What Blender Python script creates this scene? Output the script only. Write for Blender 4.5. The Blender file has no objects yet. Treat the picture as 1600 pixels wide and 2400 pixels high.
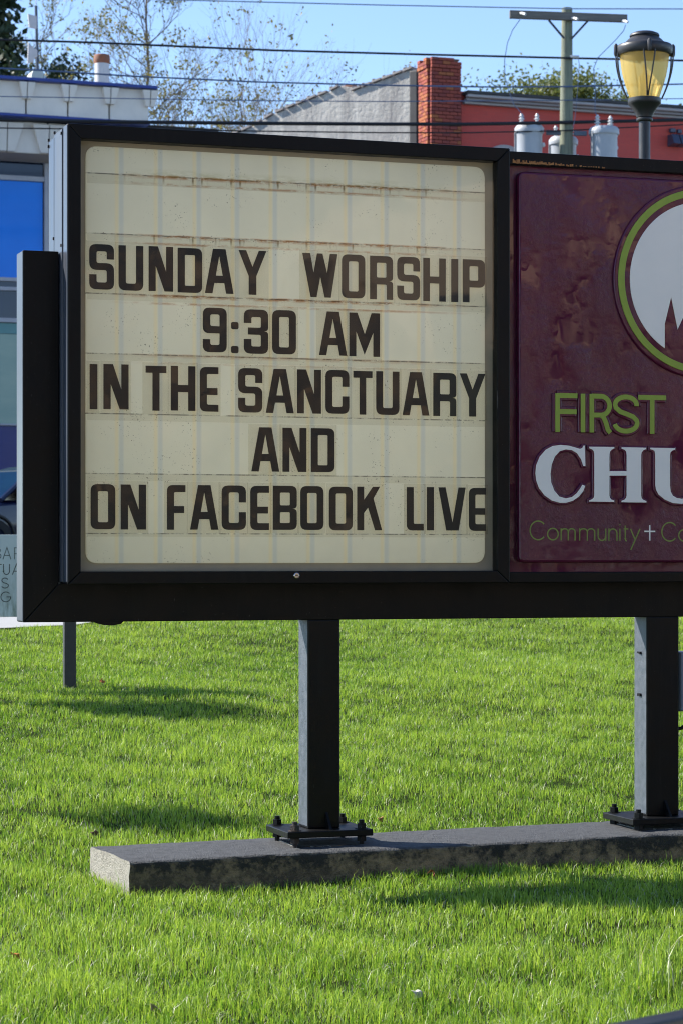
import bpy, bmesh, math, random
import numpy as np
from mathutils import Vector, Matrix

# ------------------------------------------------------------------ camera, sky, sun, exposure
sc = bpy.context.scene
C = sc.collection
F, HX, HY, CZ = 5700.0, 800.0, 1304.0, 1.5        # focal length in photo pixels, principal x, horizon y, eye height
cam = bpy.data.cameras.new('camera'); cam_o = bpy.data.objects.new('camera', cam); C.objects.link(cam_o)
cam_o.location = (0, 0, CZ); cam_o.rotation_euler = (math.pi/2, 0, 0)
cam.sensor_fit = 'VERTICAL'; cam.sensor_height = 36.0; cam.sensor_width = 24.0
cam.lens = F/2400*36.0
cam.shift_y = (HY-1200)/2400
cam.clip_start = 0.1; cam.clip_end = 3000
cam.dof.use_dof = True; cam.dof.focus_distance = 10.9; cam.dof.aperture_fstop = 9.0
sc.camera = cam_o

SUN_AZ = Vector((-0.956, 0.292)).normalized()      # horizontal direction towards the sun
SUN_EL = math.radians(36.5)
world = bpy.data.worlds.new('World'); sc.world = world; world.use_nodes = True
wn = world.node_tree.nodes; wl = world.node_tree.links
bg = wn['Background']; sky = wn.new('ShaderNodeTexSky'); sky.sky_type = 'NISHITA'
sky.sun_disc = False; sky.sun_elevation = SUN_EL
sky.sun_rotation = math.atan2(SUN_AZ.x, SUN_AZ.y) % (2*math.pi)
sky.altitude = 100; sky.air_density = 0.65; sky.dust_density = 0.0; sky.ozone_density = 1.6
wl.new(sky.outputs[0], bg.inputs[0]); bg.inputs[1].default_value = 0.14

sun = bpy.data.lights.new('sun', 'SUN'); sun.energy = 5.0; sun.angle = math.radians(0.53); sun.color = (1.0, 0.94, 0.84)
sun_o = bpy.data.objects.new('sun', sun); C.objects.link(sun_o)
to_sun = Vector((SUN_AZ.x*math.cos(SUN_EL), SUN_AZ.y*math.cos(SUN_EL), math.sin(SUN_EL)))
sun_o.rotation_euler = (-to_sun).to_track_quat('-Z', 'Y').to_euler(); sun_o.location = to_sun*60

vs = sc.view_settings; vs.view_transform = 'Standard'; vs.look = 'None'; vs.gamma = 1.0; vs.use_curve_mapping = False
vs.exposure = 1.0
sc.cycles.use_denoising = True; sc.cycles.denoising_prefilter = 'ACCURATE'
sc.cycles.pixel_filter_type = 'BLACKMAN_HARRIS'; sc.cycles.filter_width = 1.05
sc.cycles.max_bounces = 8; sc.cycles.transparent_max_bounces = 24
sc.cycles.caustics_reflective = False; sc.cycles.caustics_refractive = False

rng = random.Random(7)
R = math.radians

# ------------------------------------------------------------------ helpers: places
def at(px, py, Y):
    return Vector(((px-HX)/F*Y, Y, CZ+(HY-py)/F*Y))
class Plane:
    """a vertical plane through (px0, Y0) whose s axis is turned by th; d runs away from the camera"""
    def __init__(self, px0, Y0, th):
        self.th = th; self.P = Vector(((px0-HX)/F*Y0, Y0))
        self.U = Vector((math.cos(th), math.sin(th))); self.N = Vector((-math.sin(th), math.cos(th)))
    def pt(self, px, py, d=0.0):
        r = Vector(((px-HX)/F, 1.0)); t = (d+self.P.dot(self.N))/r.dot(self.N)
        return (r*t-self.P).dot(self.U), CZ+(HY-py)/F*t
    def s(self, px, d=0.0): return self.pt(px, HY, d)[0]
    def z(self, px, py, d=0.0): return self.pt(px, py, d)[1]
    def world(self, s, d=0.0): return self.P+self.U*s+self.N*d
GY = [(-60,-.02),(8,0),(10.5,.006),(13,.135),(18,.43),(23,.71),(26,.87),(31,1.12),(36,1.32),(40,1.42),(60,1.5),(400,1.6)]
_gx = np.array([a for a, b in GY], float); _gz = np.array([b for a, b in GY], float)
def gz_np(X, Y):
    z = (np.interp(Y-1.2, _gx, _gz)+2*np.interp(Y, _gx, _gz)+np.interp(Y+1.2, _gx, _gz))/4
    w = np.clip((Y-5)/3, 0, 1)*np.clip((30-Y)/4, 0, 1)
    return z+w*(.012*np.sin(X*1.7+Y*.6)+.010*np.sin(X*.5-Y*1.3+1)+.008*np.sin(X*3.1+Y*2.3))
def gz(X, Y): return float(gz_np(np.array([X], float), np.array([Y], float))[0])
def ground_at(px, py):
    a, b = 5.0, 60.0
    for _ in range(50):
        m = (a+b)/2; p = at(px, py, m)
        if p.z > gz(p.x, p.y): a = m
        else: b = m
    p = at(px, py, a); return Vector((p.x, p.y, gz(p.x, p.y)))

# ------------------------------------------------------------------ helpers: materials
MATS = {}
def mat(name, c1, c2=None, scale=4.0, rough=.6, rough2=None, bump=0.0, bscale=None, metal=0.0, spec=.5, detail=6, stretch=(1,1,1), coat=0.0, dist=.02):
    if name in MATS: return MATS[name]
    m = bpy.data.materials.new(name); m.use_nodes = True; n = m.node_tree.nodes; l = m.node_tree.links
    b = n['Principled BSDF']
    b.inputs['Metallic'].default_value = metal; b.inputs['Specular IOR Level'].default_value = spec
    b.inputs['Coat Weight'].default_value = coat; b.inputs['Coat Roughness'].default_value = .12
    tc = n.new('ShaderNodeTexCoord'); mp = n.new('ShaderNodeMapping'); mp.inputs['Scale'].default_value = stretch
    l.new(tc.outputs['Object'], mp.inputs[0])
    nz = n.new('ShaderNodeTexNoise'); nz.inputs['Scale'].default_value = scale; nz.inputs['Detail'].default_value = detail; nz.inputs['Roughness'].default_value = .62
    l.new(mp.outputs[0], nz.inputs['Vector'])
    cr = n.new('ShaderNodeValToRGB'); cr.color_ramp.elements[0].position = .32; cr.color_ramp.elements[1].position = .68
    c2 = c2 or tuple(x*.8 for x in c1)
    cr.color_ramp.elements[0].color = (*c1, 1); cr.color_ramp.elements[1].color = (*c2, 1)
    l.new(nz.outputs['Fac'], cr.inputs[0]); l.new(cr.outputs[0], b.inputs['Base Color'])
    if rough2 is None: b.inputs['Roughness'].default_value = rough
    else:
        mr = n.new('ShaderNodeMapRange'); mr.inputs[3].default_value = rough; mr.inputs[4].default_value = rough2
        mr.inputs[1].default_value = .3; mr.inputs[2].default_value = .7
        l.new(nz.outputs['Fac'], mr.inputs[0]); l.new(mr.outputs[0], b.inputs['Roughness'])
    if bump:
        n2 = n.new('ShaderNodeTexNoise'); n2.inputs['Scale'].default_value = bscale or scale*6; n2.inputs['Detail'].default_value = 4
        l.new(mp.outputs[0], n2.inputs['Vector'])
        bp = n.new('ShaderNodeBump'); bp.inputs['Strength'].default_value = bump; bp.inputs['Distance'].default_value = dist
        l.new(n2.outputs['Fac'], bp.inputs['Height']); l.new(bp.outputs[0], b.inputs['Normal'])
    MATS[name] = m; return m
def new_nodes(name):
    m = bpy.data.materials.new(name); m.use_nodes = True; MATS[name] = m
    nt = m.node_tree
    def N(t, **kw):
        x = nt.nodes.new('ShaderNode'+t)
        for k, v in kw.items(): setattr(x, k, v)
        return x
    def L(a, b): nt.links.new(a, b)
    def M(op, a, b=None, c=None, clamp=False):
        x = N('Math'); x.operation = op; x.use_clamp = clamp
        for i, v in enumerate((a, b, c)):
            if v is None: continue
            if isinstance(v, (int, float)): x.inputs[i].default_value = v
            else: L(v, x.inputs[i])
        return x.outputs[0]
    def mix(f, a, b):
        x = N('Mix'); x.data_type = 'RGBA'
        for i, v in ((0, f), (6, a), (7, b)):
            if isinstance(v, (int, float)): x.inputs[i].default_value = v
            elif isinstance(v, tuple): x.inputs[i].default_value = (*v, 1)
            else: L(v, x.inputs[i])
        return x.outputs[2]
    def band(v, lo0, lo1, hi0, hi1):                     # smooth 0..1..0 band
        a = N('MapRange'); a.inputs[1].default_value = lo0; a.inputs[2].default_value = lo1; L(v, a.inputs[0])
        b = N('MapRange'); b.inputs[1].default_value = hi0; b.inputs[2].default_value = hi1; b.inputs[3].default_value = 1; b.inputs[4].default_value = 0; L(v, b.inputs[0])
        return M('MULTIPLY', a.outputs[0], b.outputs[0])
    def noise(vec, scale, detail=5, rough=.6):
        x = N('TexNoise'); x.inputs['Scale'].default_value = scale; x.inputs['Detail'].default_value = detail; x.inputs['Roughness'].default_value = rough
        if vec is not None: L(vec, x.inputs['Vector'])
        return x.outputs['Fac']
    def ramp(v, lo, hi, a=0, b=1):
        x = N('MapRange'); x.inputs[1].default_value = lo; x.inputs[2].default_value = hi; x.inputs[3].default_value = a; x.inputs[4].default_value = b
        L(v, x.inputs[0]); return x.outputs[0]
    def scaled(vec, s):
        x = N('Mapping'); x.inputs['Scale'].default_value = s; L(vec, x.inputs[0]); return x.outputs[0]
    return m, nt, nt.nodes['Principled BSDF'], N, L, M, mix, band, noise, ramp, scaled

# ------------------------------------------------------------------ helpers: meshes and objects
class MB:
    def __init__(self): self.v = []; self.f = []
    def add(self, vs, fs):
        o = len(self.v); self.v += [tuple(x) for x in vs]; self.f += [tuple(i+o for i in q) for q in fs]; return self
    def box(self, x0, x1, y0, y1, z0, z1):
        return self.add([(x0,y0,z0),(x1,y0,z0),(x1,y1,z0),(x0,y1,z0),(x0,y0,z1),(x1,y0,z1),(x1,y1,z1),(x0,y1,z1)],
                        [(0,3,2,1),(4,5,6,7),(0,1,5,4),(1,2,6,5),(2,3,7,6),(3,0,4,7)])
    def prism_xz(self, pts, y0, y1):                       # outline in x,z (counter-clockwise seen from -y), from y0 back to y1
        n = len(pts); v = [(x, y0, z) for x, z in pts]+[(x, y1, z) for x, z in pts]
        f = [tuple(range(n)), tuple(range(2*n-1, n-1, -1))]
        f += [(i, n+i, n+(i+1) % n, (i+1) % n) for i in range(n)]
        return self.add(v, f)
    def prism_xy(self, pts, z0, z1):
        n = len(pts); v = [(x, y, z0) for x, y in pts]+[(x, y, z1) for x, y in pts]
        f = [tuple(range(n-1, -1, -1)), tuple(range(n, 2*n))]
        f += [(i, (i+1) % n, n+(i+1) % n, n+i) for i in range(n)]
        return self.add(v, f)
    def lathe(self, prof, cx=0, cy=0, n=20, caps=True):    # prof: (r, z) from bottom to top
        vs = []; fs = []
        for r, z in prof:
            for k in range(n):
                a = 2*math.pi*k/n; vs.append((cx+r*math.cos(a), cy+r*math.sin(a), z))
        for i in range(len(prof)-1):
            for k in range(n):
                k2 = (k+1) % n; fs.append((i*n+k, i*n+k2, (i+1)*n+k2, (i+1)*n+k))
        if caps: fs.append(tuple(range(n-1, -1, -1))); fs.append(tuple(range((len(prof)-1)*n, len(prof)*n)))
        return self.add(vs, fs)
    def tube(self, pts, r, n=6, r2=None, caps=True):
        pts = [Vector(p) for p in pts]; m = len(pts); vs = []; fs = []
        ref = None
        for i, p in enumerate(pts):
            t = (pts[min(i+1, m-1)]-pts[max(i-1, 0)]).normalized()
            if ref is None: ref = t.orthogonal().normalized()
            ref = (ref-t*ref.dot(t)); ref = ref.normalized() if ref.length > 1e-6 else t.orthogonal().normalized()
            b = t.cross(ref); rr = r if r2 is None else r+(r2-r)*i/max(1, m-1)
            if isinstance(r, (list, tuple)): rr = r[i]
            for k in range(n):
                a = 2*math.pi*k/n; vs.append(p+ref*(math.cos(a)*rr)+b*(math.sin(a)*rr))
        for i in range(m-1):
            for k in range(n):
                k2 = (k+1) % n; fs.append((i*n+k, i*n+k2, (i+1)*n+k2, (i+1)*n+k))
        if caps: fs.append(tuple(range(n-1, -1, -1))); fs.append(tuple(range((m-1)*n, m*n)))
        return self.add(vs, fs)
    def mesh(self, name):
        me = bpy.data.meshes.new(name); me.from_pydata(self.v, [], self.f); me.update(); return me
    def build(self, name, m, parent=None, bevel=0, seg=2, smooth=False, loc=None):
        return obj(name, self.mesh(name), m, parent, bevel, seg, smooth, loc)
def obj(name, me, m, parent=None, bevel=0, seg=2, smooth=False, loc=None):
    o = bpy.data.objects.new(name, me); C.objects.link(o)
    if m is not None and len(me.materials) == 0: me.materials.append(m)
    if parent is not None: o.parent = parent
    if loc is not None: o.location = loc
    if bevel:
        b = o.modifiers.new('bevel', 'BEVEL'); b.width = bevel; b.segments = seg; b.limit_method = 'ANGLE'; b.angle_limit = R(35)
    if smooth:
        me.polygons.foreach_set('use_smooth', [True]*len(me.polygons)); me.set_sharp_from_angle(angle=R(38))
    return o
def tag(o, label=None, cat=None, group=None, kind=None):
    if label: o['label'] = label
    if cat: o['category'] = cat
    if group: o['group'] = group
    if kind: o['kind'] = kind
    return o
def thing(name, label, cat, loc=(0,0,0), rz=0, group=None):
    o = bpy.data.objects.new(name, None); C.objects.link(o); o.location = loc; o.rotation_euler = (0, 0, rz)
    o.empty_display_size = .2
    return tag(o, label, cat, group)

# ------------------------------------------------------------------ helpers: lettering
def rnd(pts, n=5):
    """polygon corners (x, y[, r]) -> points, corners with a radius rounded"""
    out = []; m = len(pts)
    for i, p in enumerate(pts):
        if len(p) < 3 or p[2] <= 0: out.append((p[0], p[1])); continue
        P = Vector(p[:2]); A = Vector(pts[i-1][:2]); B = Vector(pts[(i+1) % m][:2])
        a = (A-P); b = (B-P); la, lb = a.length, b.length; a.normalize(); b.normalize()
        ang = math.acos(max(-1, min(1, a.dot(b)))); cut = min(p[2]/math.tan(ang/2), la*.98, lb*.98)
        p0 = P+a*cut; p1 = P+b*cut
        for k in range(n+1):
            t = k/n; q = p0*(1-t)**2+P*2*t*(1-t)+p1*t*t
            # pull the quadratic towards a circle arc
            out.append((q.x, q.y))
    return out
def stroke(pts, t):
    """open path -> outline of constant thickness t"""
    pts = [Vector(p) for p in pts]; L_, R_ = [], []
    for i, p in enumerate(pts):
        a = (pts[i]-pts[i-1]).normalized() if i > 0 else None
        b = (pts[i+1]-pts[i]).normalized() if i < len(pts)-1 else None
        a = a or b; b = b or a
        na = Vector((-a.y, a.x)); nb = Vector((-b.y, b.x)); m = (na+nb)
        m = m.normalized() if m.length > 1e-6 else na
        k = t/2/max(.35, m.dot(na)); L_.append(p+m*k); R_.append(p-m*k)
    return [(q.x, q.y) for q in L_]+[(q.x, q.y) for q in reversed(R_)]
def arc(cx, cy, rx, ry, a0, a1, n=20):
    return [(cx+rx*math.cos(R(a0+(a1-a0)*k/n)), cy+ry*math.sin(R(a0+(a1-a0)*k/n))) for k in range(n+1)]
def fill_mesh(name, contours, thick, bevel=0.0):
    """flat outlines (holes by even-odd) in x,z, front face at y = -thick, back at y = 0"""
    cu = bpy.data.curves.new(name, 'CURVE'); cu.dimensions = '2D'; cu.fill_mode = 'BOTH'
    cu.extrude = max(1e-5, thick/2-bevel); cu.bevel_depth = bevel; cu.bevel_resolution = 2; cu.offset = -bevel
    for c in contours:
        sp = cu.splines.new('POLY'); sp.points.add(len(c)-1); sp.use_cyclic_u = True
        for p, q in zip(sp.points, c): p.co = (q[0], q[1], 0, 1)
    o = bpy.data.objects.new(name, cu); C.objects.link(o)
    dg = bpy.context.evaluated_depsgraph_get(); dg.update()
    me = bpy.data.meshes.new_from_object(o.evaluated_get(dg))
    bpy.data.objects.remove(o); bpy.data.curves.remove(cu); me.name = name; me.materials.clear()
    co = np.zeros(len(me.vertices)*3); me.vertices.foreach_get('co', co); co = co.reshape(-1, 3)
    co = np.stack([co[:, 0], -co[:, 2]-thick/2, co[:, 1]], 1); me.vertices.foreach_set('co', co.ravel()); me.update()
    return me
def ccw(c):
    a = sum(c[i-1][0]*c[i][1]-c[i][0]*c[i-1][1] for i in range(len(c))); return c if a > 0 else c[::-1]
w, t = .53, .156; i_ = w-t
def hole(x0, y0, x1, y1, r=.04): return rnd([(x0,y0,r),(x1,y0,r),(x1,y1,r),(x0,y1,r)])
G = {
 'O': [rnd([(0,0,.15),(w,0,.15),(w,1,.15),(0,1,.15)]), hole(t,t,i_,1-t)],
 'D': [rnd([(0,0),(w,0,.14),(w,1,.14),(0,1)]), hole(t,t,i_,1-t,.025)],
 'U': [rnd([(0,1),(0,0,.15),(w,0,.15),(w,1),(i_,1),(i_,t,.045),(t,t,.045),(t,1)])],
 'C': [rnd([(w,.62),(w,1,.15),(0,1,.15),(0,0,.15),(w,0,.15),(w,.40),(i_,.40),(i_,t,.045),(t,t,.045),(t,1-t,.045),(i_,1-t,.045),(i_,.62)])],
 'S': [rnd([(w,.67),(w,1,.15),(0,1,.15),(0,.43,.16),(i_,.43,.05),(i_,t,.045),(t,t,.045),(t,.33),(0,.33),(0,0,.15),(w,0,.15),(w,.585,.16),(t,.585,.05),(t,1-t,.045),(i_,1-t,.045),(i_,.67)])],
 'E': [rnd([(.41,1),(0,1,.14),(0,0,.14),(.41,0),(.41,t),(t,t,.04),(t,.375),(.39,.375),(.39,.53),(t,.53),(t,1-t,.04),(.41,1-t)])],
 'F': [rnd([(0,0),(t,0),(t,.375),(.38,.375),(.38,.53),(t,.53),(t,1-t,.04),(.41,1-t),(.41,1),(0,1,.13)])],
 'H': [[(0,0),(t,0),(t,.415),(i_,.415),(i_,0),(w,0),(w,1),(i_,1),(i_,.575),(t,.575),(t,1),(0,1)]],
 'I': [[(0,0),(.162,0),(.162,1),(0,1)]],
 'T': [[(.155,0),(.315,0),(.315,1-t),(.47,1-t),(.47,1),(0,1),(0,1-t),(.155,1-t)]],
 'L': [rnd([(0,1),(0,0,.13),(.38,0),(.38,t),(t,t,.03),(t,1)])],
 'N': [[(0,0),(t,0),(t,.56),(.35,0),(.54,0),(.54,1),(.384,1),(.384,.44),(.205,1),(0,1)]],
 'A': [[(0,0),(.17,0),(.212,.235),(.435,.235),(.477,0),(.645,0),(.465,1),(.18,1)], [(.245,.4),(.40,.4),(.322,.84)]],
 'Y': [[(.225,0),(.395,0),(.395,.42),(.62,1),(.45,1),(.31,.63),(.17,1),(0,1),(.225,.42)]],
 'W': [[(0,1),(.185,0),(.319,0),(.40,.47),(.496,0),(.635,0),(.782,1),(.613,1),(.55,.56),(.45,1),(.327,1),(.25,.56),(.177,1)]],
 'V': [[(0,1),(.175,0),(.455,0),(.61,1),(.45,1),(.315,.19),(.16,1)]],
 'M': [[(0,0),(.155,0),(.155,.57),(.34,.04),(.535,.55),(.535,0),(.685,0),(.685,1),(.495,1),(.345,.51),(.18,1),(0,1)]],
 'K': [[(0,0),(.16,0),(.16,.40),(.25,.52),(.41,0),(.575,0),(.375,.73),(.525,1),(.36,1),(.16,.70),(.16,1),(0,1)]],
 'R': [rnd([(0,0),(t,0),(t,.345),(.385,.345,.04),(.385,0),(w,0),(w,.42,.085),(.44,.428),(w,.436,.085),(w,1,.14),(0,1)]), hole(t,.505,.375,.845,.03)],
 'P': [rnd([(0,0),(t,0),(t,.35),(.51,.35,.14),(.51,1,.14),(0,1)]), hole(t,.51,.355,.845,.03)],
 'B': [rnd([(0,0),(w,0,.14),(w,.468,.085),(.43,.478),(w,.488,.085),(w,1,.14),(0,1)]), hole(t,.555,.375,.845,.03), hole(t,.155,.375,.40,.03)],
 '9': [rnd([(w,0,.15),(w,1,.15),(0,1,.15),(0,.425,.14),(.37,.425),(.37,.165,.045),(.165,.165,.045),(.165,.29),(0,.29),(0,0,.15)]), rnd([(.165,.59,.045),(.37,.585),(.37,.85,.045),(.165,.85,.045)])],
 '3': [rnd([(0,.69),(.165,.69),(.165,.83,.04),(.37,.83,.04),(.37,.59,.03),(.09,.59),(.09,.43),(.37,.43,.04),(.37,.165,.04),(.165,.165,.04),(.165,.33),(0,.33),(0,0,.15),(w,0,.15),(w,.503,.08),(.44,.512),(w,.521,.08),(w,1,.15),(0,1,.15)])],
 ':': [rnd([(0,0,.05),(.165,0,.05),(.165,.165,.05),(0,.165,.05)]), rnd([(0,.54,.05),(.165,.54,.05),(.165,.705,.05),(0,.705,.05)])],
}
G['0'] = G['O']

# ------------------------------------------------------------------ materials
def worn_black(name, base, dust, spec, rough):
    m, nt, bs, N, L, M, mix, band, noise, ramp, scaled = new_nodes(name)
    ob = N('TexCoord').outputs['Object']
    streak = ramp(noise(scaled(ob, (26, 26, 1.6)), 1.0, 7, .7), .50, .78, 0, .75); cloud = ramp(noise(ob, 5, 6, .7), .40, .72)
    chips = ramp(noise(ob, 210, 2, .5), .755, .775); scr = ramp(noise(scaled(ob, (90, 90, 6)), 1.0, 3, .5), .765, .78, 0, .6)
    c = mix(M('MULTIPLY', streak, cloud), base, dust); c = mix(M('MAXIMUM', chips, scr), c, (.16,.155,.15))
    L(c, bs.inputs['Base Color']); bs.inputs['Specular IOR Level'].default_value = spec
    L(ramp(cloud, 0, 1, rough, rough+.22), bs.inputs['Roughness'])
    bp = N('Bump'); bp.inputs['Strength'].default_value = .06; bp.inputs['Distance'].default_value = .01; L(noise(ob, 130, 3), bp.inputs['Height']); L(bp.outputs[0], bs.inputs['Normal'])
    return m
black = worn_black('black_paint', (.0042,.0042,.0044), (.020,.018,.014), .20, .34)
black_side = mat('sunlit_black_metal', (.04,.046,.06), (.075,.085,.105), scale=7, rough=.30, rough2=.46, bump=.03, bscale=90, stretch=(1,1,.15), spec=.6)  # black metal lightened towards blue: sun and sky sheen put into the colour
steel_black = worn_black('black_post_paint', (.0048,.0048,.005), (.022,.021,.019), .22, .36)
flange = mat('tan_flange', (.42,.35,.25), (.34,.29,.22), scale=5, rough=.5, bump=.05)
chrome = mat('chrome', (.75,.75,.75), (.6,.6,.6), scale=20, rough=.15, metal=1)
dark = mat('dark_gap', (.006,.006,.007), scale=3, rough=.7)
letter_black = mat('letter_black', (.010,.010,.010), (.014,.0135,.013), scale=14, rough=.32, rough2=.45)
grey_metal = mat('grey_metal', (.32,.34,.36), (.26,.28,.30), scale=6, rough=.45, metal=.3)
alu = mat('aluminium', (.42,.42,.46), (.34,.34,.39), scale=3, rough=.45)
rust_steel = mat('rusty_bolt', (.05,.03,.02), (.018,.018,.02), scale=30, rough=.7, bump=.2)

# ------------------------------------------------------------------ ground, path, street
def sheet(name, xs, ys, m, dz=0.0, zf=None, kind='structure'):
    X, Y = np.meshgrid(np.array(xs, float), np.array(ys, float)); Z = gz_np(X.ravel(), Y.ravel())+dz
    me = bpy.data.meshes.new(name); nx, ny = len(xs), len(ys)
    v = np.stack([X.ravel(), Y.ravel(), Z], 1)
    f = [(j*nx+i, j*nx+i+1, (j+1)*nx+i+1, (j+1)*nx+i) for j in range(ny-1) for i in range(nx-1)]
    me.from_pydata(v.tolist(), [], f); me.update(); me.polygons.foreach_set('use_smooth', [True]*len(f))
    return tag(obj(name, me, m), kind=kind)
lawn_m = mat('lawn_soil', (.012,.022,.005), (.024,.036,.008), scale=2.5, rough=.95, bump=.6, bscale=40, spec=.05)
xs = sorted(set([-600,-250,-120,-70,-40,-25,-16]+[x*.5 for x in range(-24, 25)]+[16,25,40,70,120,250,600]))
ys = sorted(set([-400,-150,-60,-30,-15,-8,-3,0,2,4]+[5+.35*k for k in range(100)]+[42,46,50,56,65,80,120,200,400,900,1500]))
sheet('lawn', xs, ys, lawn_m)
U20 = Vector((math.cos(R(19)), math.sin(R(19)))); N20 = Vector((-U20.y, U20.x))
def ribbon(name, m, o, n0, n1, s0, s1, dz, step=4.0, thick=.2):
    """a strip running along the street, n0..n1 away from point o, following the ground"""
    b = MB(); k = int((s1-s0)/step)
    for i in range(k+1):
        s = s0+(s1-s0)*i/k
        for n in (n0, n1):
            p = o+U20*s+N20*n; b.v.append((p.x, p.y, gz(p.x, p.y)+dz)); b.v.append((p.x, p.y, gz(p.x, p.y)+dz-thick))
    for i in range(k):
        a = i*4; c = a+4
        b.f += [(a, c, c+2, a+2), (a, a+1, c+1, c), (a+2, c+2, c+3, a+3), (a+1, a+3, c+3, c+1)]
    return tag(b.build(name, m), kind='structure')
asphalt = mat('asphalt', (.13,.13,.13), (.16,.158,.155), scale=3, rough=.9, bump=.3, bscale=60)
concrete_walk = mat('pavement_concrete', (.42,.42,.42), (.34,.34,.345), scale=1.2, rough=.9, bump=.2, bscale=40)
o_st = Vector((0, 36.0))
ribbon('road', asphalt, o_st, 0, 10.5, -90, 90, .012)
ribbon('pavement', concrete_walk, o_st, -1.9, -.15, -90, 90, .10, thick=.35)
ribbon('kerb', mat('kerb_concrete', (.36,.36,.35), (.30,.30,.29), scale=2, rough=.9), o_st, -.147, .0, -90, 90, .115, thick=.4)
ribbon('pavement', concrete_walk, o_st, 10.65, 14.4, -90, 90, .13, thick=.35)
ribbon('kerb', MATS['kerb_concrete'], o_st, 10.5, 10.647, -90, 90, .14, thick=.4)
ribbon('road_marking', mat('yellow_paint', (.5,.32,.03), (.42,.27,.03), rough=.8), o_st, 5.2, 5.32, -90, 90, .018, thick=.004)
pl = MB(); pxs = [-26+2*k for k in range(27)]; pys = [-16, -12, -8, -4, 0, 2, 4, 5.2]
for y_ in pys:
    for x_ in pxs: pl.v.append((x_, y_, gz(x_, y_)+.02))
pl.f = [(j*27+i, j*27+i+1, (j+1)*27+i+1, (j+1)*27+i) for j in range(len(pys)-1) for i in range(26)]
tag(pl.build('bounce_plaza', mat('bounce_paving', (.55,.52,.47), (.47,.45,.41), scale=.8, rough=.9, bump=.15, bscale=30)), kind='structure')  # unseen pale paving, added to bounce warm light onto the sign front
# the light path that meets the lawn behind the grey sign
path_pts = [(-3.30,24.05),(-2.72,24.85),(-2.30,25.9),(-1.9,27.2),(-1.2,29.2),(0,34.2),(-9,31.2),(-12,27.6),(-12,23.2),(-6,23.55),(-4.4,23.75)]
def in_poly(X, Y, poly):
    r = np.zeros(X.shape, bool); n = len(poly)
    for i in range(n):
        (x0, y0), (x1, y1) = poly[i], poly[(i+1) % n]
        c = ((y0 > Y) != (y1 > Y)) & (X < (x1-x0)*(Y-y0)/((y1-y0) if y1 != y0 else 1e-9)+x0); r ^= c
    return r
bm = bmesh.new(); fv = [bm.verts.new((x, y, 0)) for x, y in path_pts]; bm.faces.new(fv)
bmesh.ops.triangulate(bm, faces=bm.faces[:])
for _ in range(4): bmesh.ops.subdivide_edges(bm, edges=[e for e in bm.edges if e.calc_length() > .5], cuts=1); bmesh.ops.triangulate(bm, faces=bm.faces[:])
for v in bm.verts: v.co.z = gz(v.co.x, v.co.y)+.02
me = bpy.data.meshes.new('path'); bm.to_mesh(me); bm.free()
po = tag(obj('path', me, concrete_walk), kind='structure')
if me.polygons[0].normal.z < 0: me.flip_normals()

# ------------------------------------------------------------------ concrete footing under the sign
TH = math.atan(1/3)
S = Plane(190, 10.7, TH)
conc, nt, bs, N, L, M, mix, band, noise, ramp, scaled = new_nodes('old_concrete')
tc = N('TexCoord'); ob = tc.outputs['Object']
n1 = noise(ob, 3.2, 8, .7); n2 = noise(ob, 22, 6, .7); n3 = noise(ob, 120, 3)
base = mix(n3, (.24,.225,.19), (.36,.34,.29))
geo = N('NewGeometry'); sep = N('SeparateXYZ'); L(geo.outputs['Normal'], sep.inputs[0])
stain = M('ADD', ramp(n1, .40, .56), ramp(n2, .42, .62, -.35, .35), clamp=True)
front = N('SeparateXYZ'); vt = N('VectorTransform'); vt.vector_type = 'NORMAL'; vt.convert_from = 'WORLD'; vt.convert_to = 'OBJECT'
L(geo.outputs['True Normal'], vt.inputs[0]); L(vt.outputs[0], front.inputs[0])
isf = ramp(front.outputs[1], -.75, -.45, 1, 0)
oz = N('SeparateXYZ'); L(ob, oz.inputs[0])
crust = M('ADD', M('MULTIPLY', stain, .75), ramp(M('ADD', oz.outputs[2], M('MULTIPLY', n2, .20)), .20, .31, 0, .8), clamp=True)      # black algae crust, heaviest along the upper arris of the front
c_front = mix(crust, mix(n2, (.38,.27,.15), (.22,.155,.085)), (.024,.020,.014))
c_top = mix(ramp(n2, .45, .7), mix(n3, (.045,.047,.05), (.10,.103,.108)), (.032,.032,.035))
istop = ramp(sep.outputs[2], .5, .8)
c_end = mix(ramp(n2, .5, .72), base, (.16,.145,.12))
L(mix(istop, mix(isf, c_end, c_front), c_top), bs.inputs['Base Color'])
bs.inputs['Roughness'].default_value = .78
bp = N('Bump'); bp.inputs['Strength'].default_value = 1.0; bp.inputs['Distance'].default_value = .010
L(M('ADD', n3, M('MULTIPLY', n2, 1.4)), bp.inputs['Height']); L(bp.outputs[0], bs.inputs['Normal'])
dF, dB = -.12, .50
fs0, fz0 = S.pt(303, 2020, dF); fs1, fz1 = S.pt(1600, 1953, dF)
fslope = (fz1-fz0)/(fs1-fs0)
f_end = S.s(1990, dF)
def ftop(s): return fz0+(s-fs0)*fslope
def cross(k):                                          # rounded section, d and height below the top
    r = .022; pts = []
    pts += [(dF-.012, -.42), (dF-.006, -.16), (dF, -.06), (dF, -r)]
    pts += [(dF+r*(1-math.cos(a)), -r*(1-math.sin(a))) for a in (R(30), R(60), R(90))]
    pts += [(dF+.12, 0), (dF+.25, .002), (dF+.38, .002), (dB-.12, 0), (dB-r, 0)]
    pts += [(dB-r*(1-math.sin(a)), -r*(1-math.cos(a))) for a in (R(30), R(60), R(90))]
    pts += [(dB+.01, -.42)]
    return pts
b = MB(); ring = cross(0); nr = len(ring); ns = 90; ra = random.Random(3)
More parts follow.
